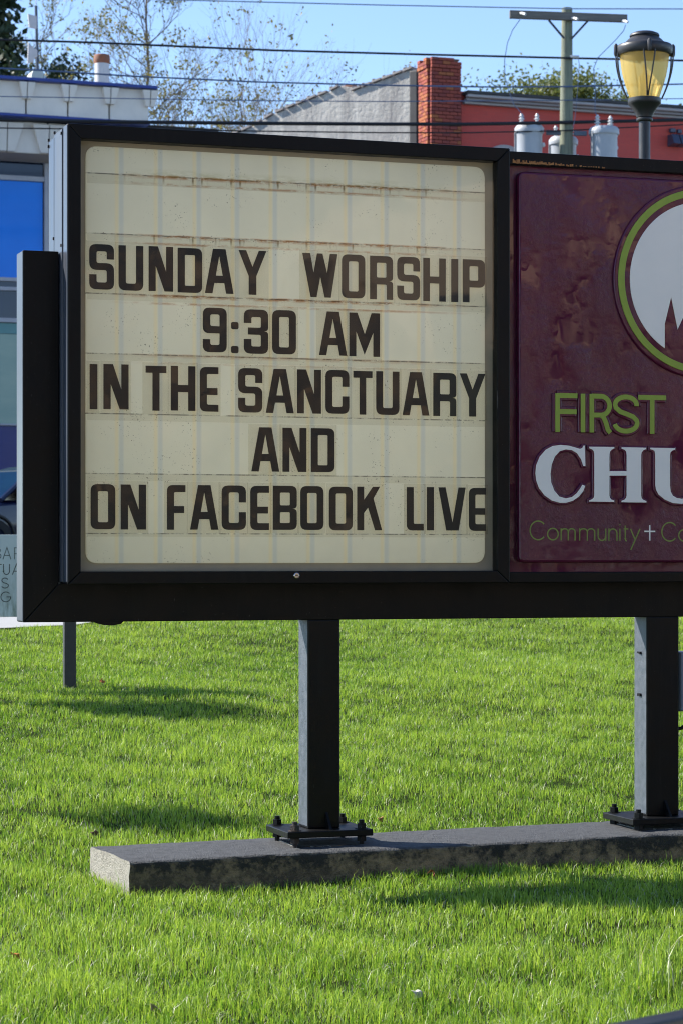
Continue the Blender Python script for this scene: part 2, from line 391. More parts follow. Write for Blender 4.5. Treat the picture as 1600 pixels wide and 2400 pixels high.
for i in range(ns+1):
    s = fs0+(f_end-fs0)*i/ns
    for d, h in ring:
        end = min(1, min(i, ns-i)/1.0)
        j = .004
        skew = (d-dF)/(dB-dF)*(S.s(210, dB)-fs0)*(1-i/ns)
        b.v.append((s+skew+(0 if end else (-.0 if h < -.03 else .005)), d+ra.uniform(-j, j)*.6, ftop(s)+h+ra.uniform(-j, j)*(h > -.3)*.5))
for i in range(ns):
    for k in range(nr-1): b.f.append((i*nr+k, i*nr+k+1, (i+1)*nr+k+1, (i+1)*nr+k)[::-1])
b.f.append(tuple(range(nr))); b.f.append(tuple(range((ns+1)*nr-1, ns*nr-1, -1)))
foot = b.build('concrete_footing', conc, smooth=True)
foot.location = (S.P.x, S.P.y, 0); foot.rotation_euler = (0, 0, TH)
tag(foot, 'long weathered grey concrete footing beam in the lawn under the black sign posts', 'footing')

# ------------------------------------------------------------------ the church sign
sign = thing('church_sign', 'big black church sign with cream letter board and purple emblem panel on two posts', 'sign', (S.P.x, S.P.y, 0), TH)
sL, sR = S.s(159.5), S.s(1194)
zT = (S.z(159.5, 288.5)+S.z(1192, 347))/2; zB = (S.z(160, 1369)+S.z(1196, 1367))/2
iL, iR = S.s(190.6), S.s(1164.5)
jT = (S.z(190.6, 324)+S.z(1164, 378))/2; jB = (S.z(190.6, 1339)+S.z(1165, 1338))/2
DEP = .40
inner_white = mat('cabinet_white', (.75,.74,.68), (.68,.67,.62), scale=3, rough=.6)
cb_ = MB(); x0_, x1_, z0_, z1_ = sL+.012, sR-.006, zB+.004, zT-.008
cb_.box(x0_, x1_, .089, DEP-.012, z1_-.012, z1_); cb_.box(x0_, x1_, .089, DEP-.012, z0_, z0_+.012)
cb_.box(x0_, x0_+.010, .089, DEP-.012, z0_+.0125, z1_-.0125); cb_.box(x1_-.010, x1_, .089, DEP-.012, z0_+.0125, z1_-.0125)
cb_.build('cabinet_body', dark, sign)
lin = MB(); x0_ += .012; x1_ -= .012; z0_ += .014; z1_ -= .014
for q in ([(x0_, .09, z0_), (x1_, .09, z0_), (x1_, DEP-.014, z0_), (x0_, DEP-.014, z0_)], [(x0_, .09, z1_), (x0_, DEP-.014, z1_), (x1_, DEP-.014, z1_), (x1_, .09, z1_)],
          [(x0_, .09, z0_), (x0_, DEP-.014, z0_), (x0_, DEP-.014, z1_), (x0_, .09, z1_)], [(x1_, .09, z0_), (x1_, .09, z1_), (x1_, DEP-.014, z1_), (x1_, DEP-.014, z0_)]): lin.add(q, [(0,1,2,3)])
lin.build('cabinet_lining', inner_white, sign)
e = .0006
for pts in ([(sL, zB), (iL, jB), (iL, jT), (sL, zT)], [(sL, zT), (iL, jT), (iR, jT), (sR, zT)],
            [(sR, zT), (iR, jT), (iR, jB), (sR, zB)], [(sR, zB), (iR, jB), (iL, jB), (sL, zB)]):
    c = Vector((sum(p[0] for p in pts)/4, sum(p[1] for p in pts)/4))
    q = [(c.x+(x-c.x)*(1-e), c.y+(z-c.y)*(1-e)) for x, z in pts]
    MB().prism_xz(q[::-1], 0, .085).build('retainer', black, sign, bevel=.004)
# the left flank: three folded metal strips, sunlit tone painted in, open seams between
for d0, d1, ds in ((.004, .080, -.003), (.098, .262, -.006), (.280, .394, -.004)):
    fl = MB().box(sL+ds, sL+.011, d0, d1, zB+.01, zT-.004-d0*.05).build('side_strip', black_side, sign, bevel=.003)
for d, py in ((.105, 312), (.255, 312), (.11, 575), (.275, 560), (.385, 330), (.388, 345)):
    z = S.z(140, py, d); MB().box(sL-.010, sL-.002, d-.006, d+.006, z-.006, z+.006).build('rivet', dark, sign)
# cream face: flange, pan with rounded corners, tracks
board, nt, bs, N, L, M, mix, band, noise, ramp, scaled = new_nodes('cream_letter_board')
ob = N('TexCoord').outputs['Object']; sp = N('SeparateXYZ'); L(ob, sp.inputs[0]); xs_, zs_ = sp.outputs[0], sp.outputs[2]
FD = .050
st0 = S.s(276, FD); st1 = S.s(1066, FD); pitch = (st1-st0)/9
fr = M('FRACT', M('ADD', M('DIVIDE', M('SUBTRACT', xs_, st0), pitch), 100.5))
nbig = noise(ob, 3.5, 4); nfine = noise(ob, 160, 3)
basec = mix(ramp(nbig, .3, .7), (.85,.82,.70), (.78,.755,.65))
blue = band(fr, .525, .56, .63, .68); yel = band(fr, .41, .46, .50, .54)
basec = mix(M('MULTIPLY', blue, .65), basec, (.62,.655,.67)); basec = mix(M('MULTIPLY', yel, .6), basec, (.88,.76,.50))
rz = [S.z(205, y, FD) for y in (404.6, 545.5, 685, 826, 967, 1108, 1250)]
rpitch = (rz[0]-rz[6])/6
fz = M('FRACT', M('ADD', M('DIVIDE', M('SUBTRACT', rz[0], zs_), rpitch), 10.5))      # 0.5 on the upper edge of each track
vstr = noise(scaled(ob, (60, 1, 7)), 1.0, 6, .75)
dots = noise(ob, 150, 2, .5)
edge1 = band(fz, .472, .496, .512, .560); edge2 = band(fz, .605, .628, .640, .668)
edges = M('MAXIMUM', edge1, M('MULTIPLY', edge2, .7))
gate_s = band(xs_, st0-.05, st0+.25, st0+1.3, st0+1.75); gate_z = ramp(zs_, rz[4], rz[2])
nz1 = noise(scaled(ob, (9, 1, 34)), 1.0, 8, .78)
rustf = M('MULTIPLY', M('MULTIPLY', edges, M('MULTIPLY', gate_s, gate_z)), ramp(nz1, .43, .55), clamp=True)
drip = M('MULTIPLY', M('MULTIPLY', band(fz, .49, .5, .51, .66), ramp(vstr, .56, .70)), M('MULTIPLY', gate_s, ramp(zs_, rz[3], rz[1])))
ribm = M('MAXIMUM', band(fr, .40, .43, .45, .48), band(fr, .64, .67, .69, .72))
drip2 = M('MULTIPLY', M('MULTIPLY', band(fz, .495, .505, .56, .65), ribm), M('MULTIPLY', M('MULTIPLY', gate_s, ramp(zs_, rz[2], rz[1])), ramp(noise(scaled(ob, (20, 1, 3)), 1.0, 4, .6), .42, .58)))
basec = mix(M('MULTIPLY', M('MAXIMUM', drip, drip2), .85, clamp=True), basec, (.17,.12,.04))
basec = mix(M('MULTIPLY', rustf, .95), basec, mix(nfine, (.60,.21,.03), (.22,.09,.02)))
dirt = M('MULTIPLY', band(fz, .488, .496, .506, .516), ramp(noise(scaled(ob, (14, 1, 4)), 1.0, 8, .8), .40, .56))
basec = mix(M('MULTIPLY', dirt, .8), basec, (.05,.045,.035))
spk = M('MULTIPLY', ramp(dots, .675, .70), ramp(noise(ob, 6, 3), .50, .62))
basec = mix(M('MULTIPLY', spk, .85), basec, (.06,.05,.04))
mold = M('MULTIPLY', band(fz, .36, .49, .5, .52), M('MULTIPLY', M('MULTIPLY', ramp(zs_, rz[0]-.06, rz[0]), gate_s), ramp(nz1, .42, .62)))
basec = mix(M('MULTIPLY', mold, .5), basec, (.30,.27,.08))
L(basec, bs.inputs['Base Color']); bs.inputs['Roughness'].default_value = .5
tl = N('BsdfTranslucent'); L(basec, tl.inputs[0]); ms = N('MixShader'); ms.inputs[0].default_value = .48     # milky sheet: sun on the rear face glows through
L(bs.outputs[0], ms.inputs[1]); L(tl.outputs[0], ms.inputs[2]); L(ms.outputs[0], nt.nodes['Material Output'].inputs[0])
fL, fR = S.s(202, FD), S.s(1135.5, FD)
fT = (S.z(260, 347, FD)+S.z(1090, 386.5, FD))/2; fB = (S.z(230, 1321, FD)+S.z(1090, 1319, FD))/2
fl_out = rnd([(fL,fB,.055),(fR,fB,.055),(fR,fT,.055),(fL,fT,.055)], 8)
obj('face_flange', fill_mesh('face_flange', [[(iL-.02,jB-.02),(iR+.02,jB-.02),(iR+.02,jT+.02),(iL-.02,jT+.02)], fl_out], .003), flange, sign, loc=(0, FD+.0145, 0))
def pan_sheet(name, outline, y_front, y_back, m, rim=.004):
    n_ = len(outline); cx_ = sum(p[0] for p in outline)/n_; cz_ = sum(p[1] for p in outline)/n_
    def inset(k): return [(x-math.copysign(min(k, abs(x-cx_)), x-cx_), z-math.copysign(min(k, abs(z-cz_)), z-cz_)) for x, z in outline]
    rings = [(outline, y_back), (outline, y_front+(y_back-y_front)*.4), (inset(rim*.35), y_front+(y_back-y_front)*.08), (inset(rim), y_front)]
    b = MB()
    for o_l, y in rings: b.v += [(x, y, z) for x, z in o_l]
    for r_ in range(3): b.f += [(r_*n_+k, r_*n_+(k+1) % n_, (r_+1)*n_+(k+1) % n_, (r_+1)*n_+k) for k in range(n_)]
    b.f.append(tuple(range(3*n_, 4*n_))); return b.build(name, m, sign, smooth=True)
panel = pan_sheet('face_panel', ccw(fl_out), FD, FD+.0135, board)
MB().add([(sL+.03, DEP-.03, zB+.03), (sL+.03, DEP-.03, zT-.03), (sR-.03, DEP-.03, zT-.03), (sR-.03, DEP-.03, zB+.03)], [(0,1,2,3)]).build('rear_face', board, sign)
for q in ((sL+.013, sL+.06, zB+.005, zT-.009), (sR-.06, sR-.007, zB+.005, zT-.009), (sL+.0605, sR-.0605, zB+.005, zB+.06), (sL+.0605, sR-.0605, zT-.06, zT-.009)):
    MB().box(q[0], q[1], DEP-.0115, DEP, q[2], q[3]).build('rear_retainer', black, sign)
panel['label'] = 'cream rust-stained board face'
tile_m, nt, bs, N, L, M, mix, band, noise, ramp, scaled = new_nodes('clear_letter_tile')
tr = N('BsdfTransparent'); tr.inputs[0].default_value = (.988,.982,.965, 1); bs.inputs['Base Color'].default_value = (.40,.36,.28, 1); bs.inputs['Roughness'].default_value = .25
ms = N('MixShader'); ms.inputs[0].default_value = .07; L(tr.outputs[0], ms.inputs[1]); L(bs.outputs[0], ms.inputs[2])
L(ms.outputs[0], nt.nodes['Material Output'].inputs[0])
low = [430, 564, 703, 845, 986, 1127, 1259]
track_z = []
for k in range(7):
    z1 = rz[k]; z0 = S.z(205, low[k], FD); track_z.append((z1, z0))
    b = MB(); b.box(fL+.006, fR-.004, FD-.0035, FD+.0008, z0+.003, z1-.003); b.build('letter_track', tile_m, sign, bevel=.0012)
# tiles and letters
ROWS = [
 (0, 'S 209.8 267.9,U 278.5 336.5,N 349 406.5,D 417 474.5,A 481 548,Y 559.7 625,W 708.6 790.9,O 800.5 855,R 866 920,S 929.7 983,H 990.6 1043.3,I 1056 1072.6,P 1083 1135'),
 (1, '9 476 532,: 542 559.7,3 572 629,0 638.3 694,A 747.8 812.6,M 817.8 889.4'),
 (2, 'I 210.8 229,N 243 302,T 341.8 390.6,H 401 458.6,E 469 512.6,S 558.7 615.4,A 623.4 689,N 696.5 752.7,C 762.7 817.8,T 827 871.8,U 880.4 934.9,A 942.4 1004.8,R 1014 1068,Y 1076 1136'),
 (3, 'A 589.6 655,N 662.5 718.6,D 729 784'),
 (4, 'O 213 271,N 283.5 343,F 392 435.4,A 446 512.6,C 520 577,E 587 631,B 640 696,O 704 758.5,O 771 826,K 836 894.5,L 952 991.7,I 999 1015.8,V 1026 1089.8,E 1097.4 1137.5'),
]
gl_mesh = {}
LD = .0418
zb0 = S.z(220, 677.5, LD); zb4 = S.z(313, 1241, LD); H0 = S.z(220, 571.5, LD)-zb0
for r, txt in ROWS:
    zb = zb0+(zb4-zb0)*r/4
    for item in txt.split(','):
        ch, a, c = item.split(' '); s0, s1 = S.s(float(a), LD), S.s(float(c), LD)
        if ch not in gl_mesh and ch != ':': gl_mesh[ch] = fill_mesh('letter', G[ch], .001)
        gw = max(p[0] for p in G[ch][0]); jz = rng.uniform(-.0015, .0015)
        zt0 = track_z[r+1][1] if False else zb-.012
        tl = MB().box(s0-.0135, s1+.0105, LD+.0008, LD+.0026, zb-.016+jz, zb+H0+.015+jz).build('letter_tile', tile_m, sign)
        tl['label'] = 'clear tile with black %s' % {':': 'colon', '9': 'figure 9', '3': 'figure 3', '0': 'figure 0'}.get(ch, 'letter '+ch)
        if ch == ':':
            for dz_ in (0, .54):
                if 'dot' not in gl_mesh: gl_mesh['dot'] = fill_mesh('colon_dot', [G[':'][0]], .001)
                lo = obj('colon_dot', gl_mesh['dot'], letter_black, tl, loc=(s0, LD, zb+jz+dz_*H0)); lo.scale = ((s1-s0)/gw, 1, H0)
            continue
        lo = obj('letter' if ch.isalpha() else ('colon' if ch == ':' else 'figure'), gl_mesh[ch], letter_black, tl, loc=(s0, LD, zb+jz))
        lo.scale = ((s1-s0)/gw, 1, H0)
# glass cover
glass, nt, bs, N, L, M, mix, band, noise, ramp, scaled = new_nodes('cover_glass')
nt.nodes.remove(bs)
tr = N('BsdfTransparent'); tr.inputs[0].default_value = (.97,.98,.96, 1); gl = N('BsdfGlossy'); gl.inputs['Roughness'].default_value = .03
fn = N('Fresnel'); gb = N('NewGeometry'); L(ramp(gb.outputs['Backfacing'], 0, 1, 1.5, 1/1.5), fn.inputs[0]); bp = N('Bump'); bp.inputs['Strength'].default_value = .12; bp.inputs['Distance'].default_value = .02
ob = N('TexCoord').outputs['Object']; L(noise(ob, 2.5, 2), bp.inputs['Height']); L(bp.outputs[0], gl.inputs['Normal'])
ms = N('MixShader'); L(fn.outputs[0], ms.inputs[0]); L(tr.outputs[0], ms.inputs[1]); L(gl.outputs[0], ms.inputs[2]); L(ms.outputs[0], nt.nodes['Material Output'].inputs[0])
MB().add([(iL-.005, .024, jB-.005), (iR+.005, .024, jB-.005), (iR+.005, .024, jT+.005), (iL-.005, .024, jT+.005)], [(0,1,2,3)]).build('glass_cover', glass, sign)
# lock
lk = S.pt(695, 1349, 0); ring = [(.0, -.004), (.013, -.004), (.0145, 0), (.013, .004), (.010, .005), (.010, .003), (0, .003)]
lock = MB().lathe([(.0135, 0), (.0135, .004), (.011, .006), (.0095, .006), (.0095, .004), (.001, .004)], n=20).build('lock', chrome, sign, smooth=True)
lock.location = (lk[0], 0, lk[1]); lock.rotation_euler = (R(90), 0, 0)
kh = MB().box(-.006, .006, -.0015, .0015, .0040, .0046).build('keyhole', dark, lock)

# frame that carries the cabinets: left channel, long bottom beam, right channel
dC0, dC1 = .135, .275
c0 = S.s(55, dC0); zb_beam = (S.z(55, 1457, dC0)+S.z(1400, 1449, dC0))/2; z_ch = S.z(55, 586, dC0)
pL = S.s(1197, .03); pR = S.s(2085, .03); cR = pR+(sL-c0)
zbt = zB+.0032
MB().prism_xz([(c0, zb_beam), (sL-.012, zbt), (sL-.012, z_ch), (c0, z_ch)], dC0, dC1).build('side_channel', black, sign, bevel=.003)
MB().prism_xz([(c0+.002, zb_beam), (cR-.002, zb_beam), (pR+.012, zbt), (sL-.010, zbt)], dC0+.0015, dC1-.0015).build('bottom_beam', black, sign, bevel=.003)
MB().prism_xz([(cR, zb_beam), (cR, z_ch), (pR+.012, z_ch), (pR+.012, zbt)], dC0, dC1).build('side_channel', black, sign, bevel=.003)
# outer cheek of the left channel, sunlight painted into its lighter colour
MB().box(c0-.0025, c0+.001, dC0+.003, dC1-.003, zb_beam+.006, z_ch-.004).build('channel_cheek_sheen', black_side, sign, bevel=.001)
# sealant drips on the beam's lower edge
dr = MB(); xs0 = S.s(215, dC0)
dr.prism_xz([(xs0, zb_beam+.004), (xs0+.03, zb_beam-.008), (xs0+.06, zb_beam-.015), (xs0+.10, zb_beam-.017), (xs0+.135, zb_beam-.010), (xs0+.15, zb_beam+.004)], dC0-.003, dC0+.03)
dr.build('sealant_drip', black, sign, bevel=.002)

# ---- purple emblem panel
purple, nt, bs, N, L, M, mix, band, noise, ramp, scaled = new_nodes('purple_plastic')
ob = N('TexCoord').outputs['Object']; nb = noise(ob, 2.2, 6, .65)
L(mix(ramp(nb, .35, .65), (.105,.011,.042), (.080,.008,.035)), bs.inputs['Base Color'])
L(ramp(noise(scaled(ob, (3, 1, 1.2)), 2.0, 6, .7), .4, .6, .05, .20), bs.inputs['Roughness'])
bs.inputs['Specular IOR Level'].default_value = .55
bp = N('Bump'); bp.inputs['Strength'].default_value = .6; bp.inputs['Distance'].default_value = .01
L(M('ADD', M('MULTIPLY', M('MULTIPLY', noise(ob, 30, 5, .7), ramp(noise(ob, 3.3, 3), .42, .6)), .9), M('MULTIPLY', noise(scaled(ob, (1.6, 1, .8)), 2.2, 2), 2.6)), bp.inputs['Height']); L(bp.outputs[0], bs.inputs['Normal'])
lime = mat('lime_paint', (.30,.40,.05), (.25,.345,.045), scale=18, rough=.4, bump=.04)
lime_thin = mat('olive_lettering', (.22,.29,.05), (.17,.24,.045), scale=18, rough=.4)
white_p = mat('white_plastic', (.90,.87,.82), (.85,.83,.79), scale=5, rough=.35)
PD = .030
pT = S.z(1197, 354, PD); pfT = S.z(1197, 385, PD); pfB = S.z(1197, 1341, PD)
MB().box(sR+.004, pR, .088, DEP-.01, zB+.004, pT-.004).build('emblem_cabinet', dark, sign)
rust_black = mat('chipped_black', (.010,.0105,.012), (.016,.016,.017), scale=9, rough=.4)
MB().box(sR+.002, pR, PD, .087, pfT, pT).build('retainer', black, sign, bevel=.004)
MB().box(sR+.002, pR, PD, .087, zB, pfB).build('retainer', black, sign, bevel=.004)
MB().box(pR-.05, pR+.002, PD-.002, .0865, zB+.002, pT-.002).build('retainer', black, sign, bevel=.004)
MB().box(sR+.002, pR-.05, .066, .085, pfB, pfT).build('panel_flange', purple, sign)
qL, qT, qB = S.s(1214, PD), S.z(1217, 401, PD), S.z(1217, 1319, PD); qR = pR-.075
pan = fill_mesh('emblem_panel', [rnd([(qL,qB,.035),(qR,qB,.035),(qR,qT,.035),(qL,qT,.035)], 8)], .045, .012)
obj('emblem_panel', pan, purple, sign, loc=(0, .075, 0), smooth=True)
# bare chipped strip under the emblem panel's top rail
chip = MB(); ra = random.Random(5); s = S.s(1200, PD)
while s < S.s(1445, PD):
    ln = ra.uniform(.003, .009); k = (s-S.s(1200, PD))/.55
    if ra.random() > k*.9-.25: chip.box(s, s+ln, PD-.0016, PD+.001, pfT+.004+ra.uniform(0, .004), pfT+.005+ra.uniform(.004, .016*(1.1-k)+.003))
    s += ln*ra.uniform(.75, 1.05)+max(0, k-.35)*ra.uniform(0, .03)
ce = chip.build('chipped_edge', mat('bare_primer', (.42,.20,.07), (.30,.12,.04), scale=40, rough=.8), sign); tag(ce, 'orange strip of chipped paint', kind='stuff')
PF = .030                                              # front of the pan
def place_px(contours_px, d, scale=None, off=(0, 0)):
    k = scale or 1.0
    return [[S.pt(off[0]+x/k, off[1]+y/k, d) for x, y in c] for c in contours_px]
ecs, ecz = S.pt(1641, 661, PF); eR = ecs-S.s(1444, PF); eR2 = eR-(S.s(1459, PF)-S.s(1444, PF)); eD = ecs-S.s(1471.5, PF)
def circ(r, n=96): return [(ecs+r*math.cos(2*math.pi*k/n), ecz+r*math.sin(2*math.pi*k/n)) for k in range(n)]
eb = obj('emblem_boss', fill_mesh('emblem_boss', [circ(eR+.022)], .014, .008), purple, sign, loc=(0, PF+.001, 0), smooth=True)
er = obj('emblem_ring', fill_mesh('emblem_ring', [circ(eR), circ(eR2)], .006, .0015), lime, sign, loc=(0, PF-.0128, 0), smooth=True)
a0 = -math.degrees(math.acos((ecs-S.s(1553, PF))/eD))
disc = [(ecs+eD*math.cos(R(a)), ecz+eD*math.sin(R(a))) for a in np.linspace(a0, 180-a0, 80)]
pk = [S.pt(x, y, PF) for x, y in ((1553,760),(1568,697),(1583,773),(1600,736),(1620,700))]
pk = pk+[(2*ecs-x, z) for x, z in reversed(pk)]
disc_me = fill_mesh('emblem_disc', [disc+pk], .004, .001)
obj('emblem_disc', disc_me, white_p, sign, loc=(0, PF-.0128, 0))
def relief(name, outlines, face_m, grow, h=.012):
    """raised letter: purple shoulder and a coloured face on it; outlines is a list of contours already in s,z"""
    out = None
    for k, c in enumerate(outlines):
        me = fill_mesh(name, [c], .003+.00025*k, .0006); o = obj(name, me, face_m, sign if out is None else out, loc=(0, PF-h+.0005, 0) if out is None else (0, 0, 0))
        if out is None: out = o
    return out
def joined(name, contours, m, y, thick, bev, parent):
    """several contours, each a hair deeper than the next, as one mesh"""
    b = MB()
    for k, c in enumerate(contours):
        me = fill_mesh('tmp', [c], thick+.0003*k, bev); b.add([v.co for v in me.vertices], [tuple(p.vertices) for p in me.polygons]); bpy.data.meshes.remove(me)
    return b.build(name, m, parent, loc=(0, y, 0))
def box_fit(paths, tt, px0, px1, y0, y1, d):
    """unit glyph paths (x 0..1, y 0..1) -> strokes fitted to a pixel box on the sign plane"""
    sa, za = S.pt(px0, y1, d); sb = S.s(px1, d); zt_ = S.z(px0, y0, d)
    return [stroke([(sa+x*(sb-sa), za+y*(zt_-za)) for x, y in p], tt) for p in paths]
hh = .114/2
SANS = {
 'F': [[(.09,0),(.09,1)], [(.09,.945),(1,.945)], [(.09,.53),(.96,.53)]],
 'I': [[(.5,0),(.5,1)]],
 'R': [[(.1,0),(.1,1)], [(.1,.945)]+arc(.5,.70,.40,.245,90,-90)+[(.1,.455)], [(.48,.455),(.62,.41),(.74,.25),(.82,.08),(.93,0)]],
 'S': [arc(.49,.74,.40,.205,-8,180,16)+[(.12,.66),(.28,.56),(.52,.50),(.76,.43)]+arc(.49,.27,.42,.215,20,-170,18)],
 'T': [[(.5,0),(.5,1)], [(0,.945),(1,.945)]],
}
tt = (S.s(1310, PF)-S.s(1299.5, PF))
for ch, x0, x1, dy in (('F',1298.4,1349.5,0),('I',1357.5,1367.5,1),('R',1378,1430,1.5),('S',1432,1495,3),('T',1492,1557,4.5)):
    ol = box_fit(SANS[ch], tt, x0, x1, 922+dy, 1012.5+dy*.9, PF)
    sh = box_fit(SANS[ch], tt+.026, x0, x1, 922+dy, 1012.5+dy*.9, PF)
    base = joined('raised_letter', sh, purple, PF+.001, .011, .005, sign); base['label'] = 'lime green letter '+ch
    joined('letter_face', ol, lime, -.0108, .003, .0005, base)
C4 = (1230, 1020); K4 = 4.238
SER = {'C': [(578,105),(583,308),(563,308),(540,240),(500,180),(450,150),(390,143),(330,160),(280,215),(250,290),(237,385),(245,470),(275,550),(325,610),(390,628),(450,615),(500,575),(535,525),(553,493),(582,503),(560,560),(520,610),(460,652),(390,673),(330,672),(250,650),(180,600),(125,530),(95,450),(88,380),(95,300),(130,215),(190,145),(260,108),(340,97),(420,105),(490,125),(530,137),(555,125),(563,105)],
 'H': [(622,115),(870,118),(870,132),(845,145),(828,165),(822,195),(822,358),(993,358),(993,195),(988,165),(975,148),(942,135),(942,120),(1186,125),(1186,140),(1160,150),(1143,170),(1137,195),(1137,600),(1142,625),(1155,640),(1188,655),(1188,670),(942,667),(942,652),(972,640),(988,622),(993,600),(993,403),(822,403),(822,600),(828,622),(840,638),(868,648),(868,664),(620,660),(620,648),(650,637),(667,620),(672,600),(672,185),(667,160),(652,145),(622,130)],
 'U': [(1227,125),(1472,130),(1472,145),(1445,155),(1428,172),(1423,195),(1423,500),(1430,560),(1450,600),(1490,624),(1540,632),(1590,622),(1625,595),(1645,555),(1650,500),(1650,195),(1642,170),(1625,155),(1595,146),(1595,131),(1740,134),(1740,148),(1710,158),(1695,175),(1690,195),(1690,520),(1680,580),(1655,630),(1610,665),(1540,683),(1450,675),(1370,640),(1310,590),(1285,545),(1277,490),(1277,190),(1271,162),(1255,148),(1227,140)]}
def grow(c, g):
    """push an outline outwards"""
    c = ccw(c); n = len(c); out = []
    for i in range(n):
        p0, p, p1 = Vector(c[i-1]), Vector(c[i]), Vector(c[(i+1) % n]); a = (p-p0); b_ = (p1-p)
        if a.length < 1e-6 or b_.length < 1e-6: out.append(tuple(p)); continue
        a.normalize(); b_.normalize(); m = Vector((a.y+b_.y, -a.x-b_.x)); m = m.normalized() if m.length > .1 else Vector((a.y, -a.x))
        out.append(tuple(p+m*g))
    return out
for ch, c in SER.items():
    ol = ccw(place_px([c], PF, K4, C4)[0])
    base = joined('raised_letter', [grow(ol, .011)], purple, PF+.001, .013, .005, sign); base['label'] = 'white serif letter '+ch
    joined('letter_face', [ol], white_p, -.0128, .003, .0008, base)
THIN = {
 'C': [arc(.56,.5,.53,.49,42,318,26)], 'o': [arc(.5,.5,.46,.48,0,360,26)],
 'm': [[(.03,0),(.03,1)], [(.03,.6)]+arc(.27,.70,.24,.27,180,0,12)+[(.51,0)], [(.51,.6)]+arc(.74,.70,.23,.27,180,0,12)+[(.97,0)]],
 'u': [[(.04,1),(.04,.4)]+arc(.5,.42,.46,.40,180,360,16)+[(.96,1)], [(.96,.45),(.96,0)]],
 'n': [[(.04,0),(.04,1)], [(.04,.6)]+arc(.5,.58,.46,.39,180,0,16)+[(.96,0)]],
 'i': [[(.5,0),(.5,.72)], [(.5,.93),(.5,1)]],
 't': [[(.35,1),(.35,.17)]+arc(.62,.17,.27,.17,180,280,8), [(0,.78),(1,.78)]],
 'y': [[(0,1),(.52,.45)], [(1,1),(.02,0)]],
 '+': [[(.5,0),(.5,1)], [(0,.60),(1,.60)]],
}
tt2 = tt*.27
for ch, x0, x1, y0, y1 in (('C',42,192,850,1040),('o',215,330,922,1042),('m',350,497,925,1045),('m',533,692,925,1047),('u',718,800,927,1048),('n',825,912,927,1049),('i',925,950,882,1049),('t',975,1020,897,1049),('y',1043,1137,930,1140),('+',1180,1288,893,1048),('C',1350,1497,865,1053),('o',1517,1635,935,1055)):
    k = 1.0
    ol = box_fit(THIN[ch], tt2*(1.15 if ch == '+' else 1), 1230+x0/K4, 1230+x1/K4, 1020+y0/K4, 1020+y1/K4, PF)
    o = joined('letter' if ch != '+' else 'plus_mark', ol, white_p if ch == '+' else lime_thin, PF+.0006, .0012, 0, sign)

# ---- posts, base plates, bolts, electric box
PT = S.z(671, 1950.5, .045); PB = PT-.026
for px0, px1, right in ((722, 797, False), (1515, 1590, True)):
    a, c = S.s(px0, dC0+.002), S.s(px1, dC0+.002); mid = (a+c)/2
    up = (S.z(1478, 1926, .045)-PT)*.35 if right else 0
    ptop = max(PT, ftop(mid)+.055) if right else PT
    post = MB().box(a, c, dC0+.003, dC1+.006, ptop, zb_beam+.001).build('post', steel_black, sign, bevel=.006)
    for sd in (-1,): MB().box(a-.0012, a+.0005, dC0+.010, dC1, ptop+.012, zb_beam-.0).build('post_flank_sheen', black_side if False else mat('flank_sky_sheen', (.055,.066,.085), (.10,.115,.14), scale=30, rough=.34, rough2=.5, bump=.2, bscale=200, spec=.6), post)  # thin overlay, sun and sky sheen painted on the post's lit side
    gm = mid+.012
    g = MB(); g.add([(gm-.006, dC0+.003, ptop), (gm-.006, dC0-.062, ptop), (gm-.006, dC0-.055, ptop+.012), (gm-.006, dC0+.003, ptop+.075),
                     (gm+.006, dC0+.003, ptop), (gm+.006, dC0-.062, ptop), (gm+.006, dC0-.055, ptop+.012), (gm+.006, dC0+.003, ptop+.075)],
                    [(0,1,2,3),(7,6,5,4),(1,5,6,2),(2,6,7,3),(0,4,5,1),(3,7,4,0)]); g.build('gusset', steel_black, post)
    pa, pb = mid-.205, mid+.205
    plate = MB().box(pa, pb, .040, .385, ptop-.030, ptop).build('base_plate', steel_black, sign, bevel=.004)
    for bx in (pa+.045, pb-.045):
        for bd in (.075, .350):
            zf = ftop(bx)
            hx = [(.0225*math.cos(R(60*k+10)), .0225*math.sin(R(60*k+10))) for k in range(6)]
            nut = MB().prism_xy([(bx+x, bd+y) for x, y in hx], ptop+.004, ptop+.026)
            nut.lathe([(.031, ptop), (.031, ptop+.0035)], bx, bd, 16); nut.lathe([(.0115, zf-.02), (.013, ptop+.042)], bx, bd, 12)
            nut.prism_xy([(bx+x*1.05, bd+y*1.05) for x, y in hx], ptop-.056, ptop-.031)
            nut.build('bolt', steel_black if rng.random() < .8 else rust_steel, plate)
    gp = MB(); ra = random.Random(11)
    ptsg = [(pa+.05+ra.uniform(-.012,.012)+(pb-pa-.10)*k/19, .055+ra.uniform(-.02,.02)) for k in range(20)]+[(pb-.05-(pb-pa-.10)*k/19, .37+ra.uniform(-.02,.02)) for k in range(20)]
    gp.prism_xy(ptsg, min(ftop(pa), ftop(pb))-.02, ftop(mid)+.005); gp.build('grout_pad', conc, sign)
    if right:
        rp = post
        for py in (1530, 1628):
            d = dC0+.075; z = S.z(1497, py, d)
            bo = MB()
            for q in range(4): bo.box(a-.012, a-.001, d-.014+q*.008, d-.010+q*.008, z-.004+ra.uniform(-.003,.003), z+.006)
            bo.build('rivet', dark, post)
ja = S.s(1591, dC0+.03); jz0, jz1 = S.z(1591, 1668, dC0+.03), S.z(1591, 1528, dC0+.03)
jb = MB().box(ja, ja+.24, dC0+.03, dC0+.16, jz0, jz1).build('electric_box', mat('box_grey', (.20,.24,.30), (.17,.20,.26), scale=8, rough=.5), sign, bevel=.006)
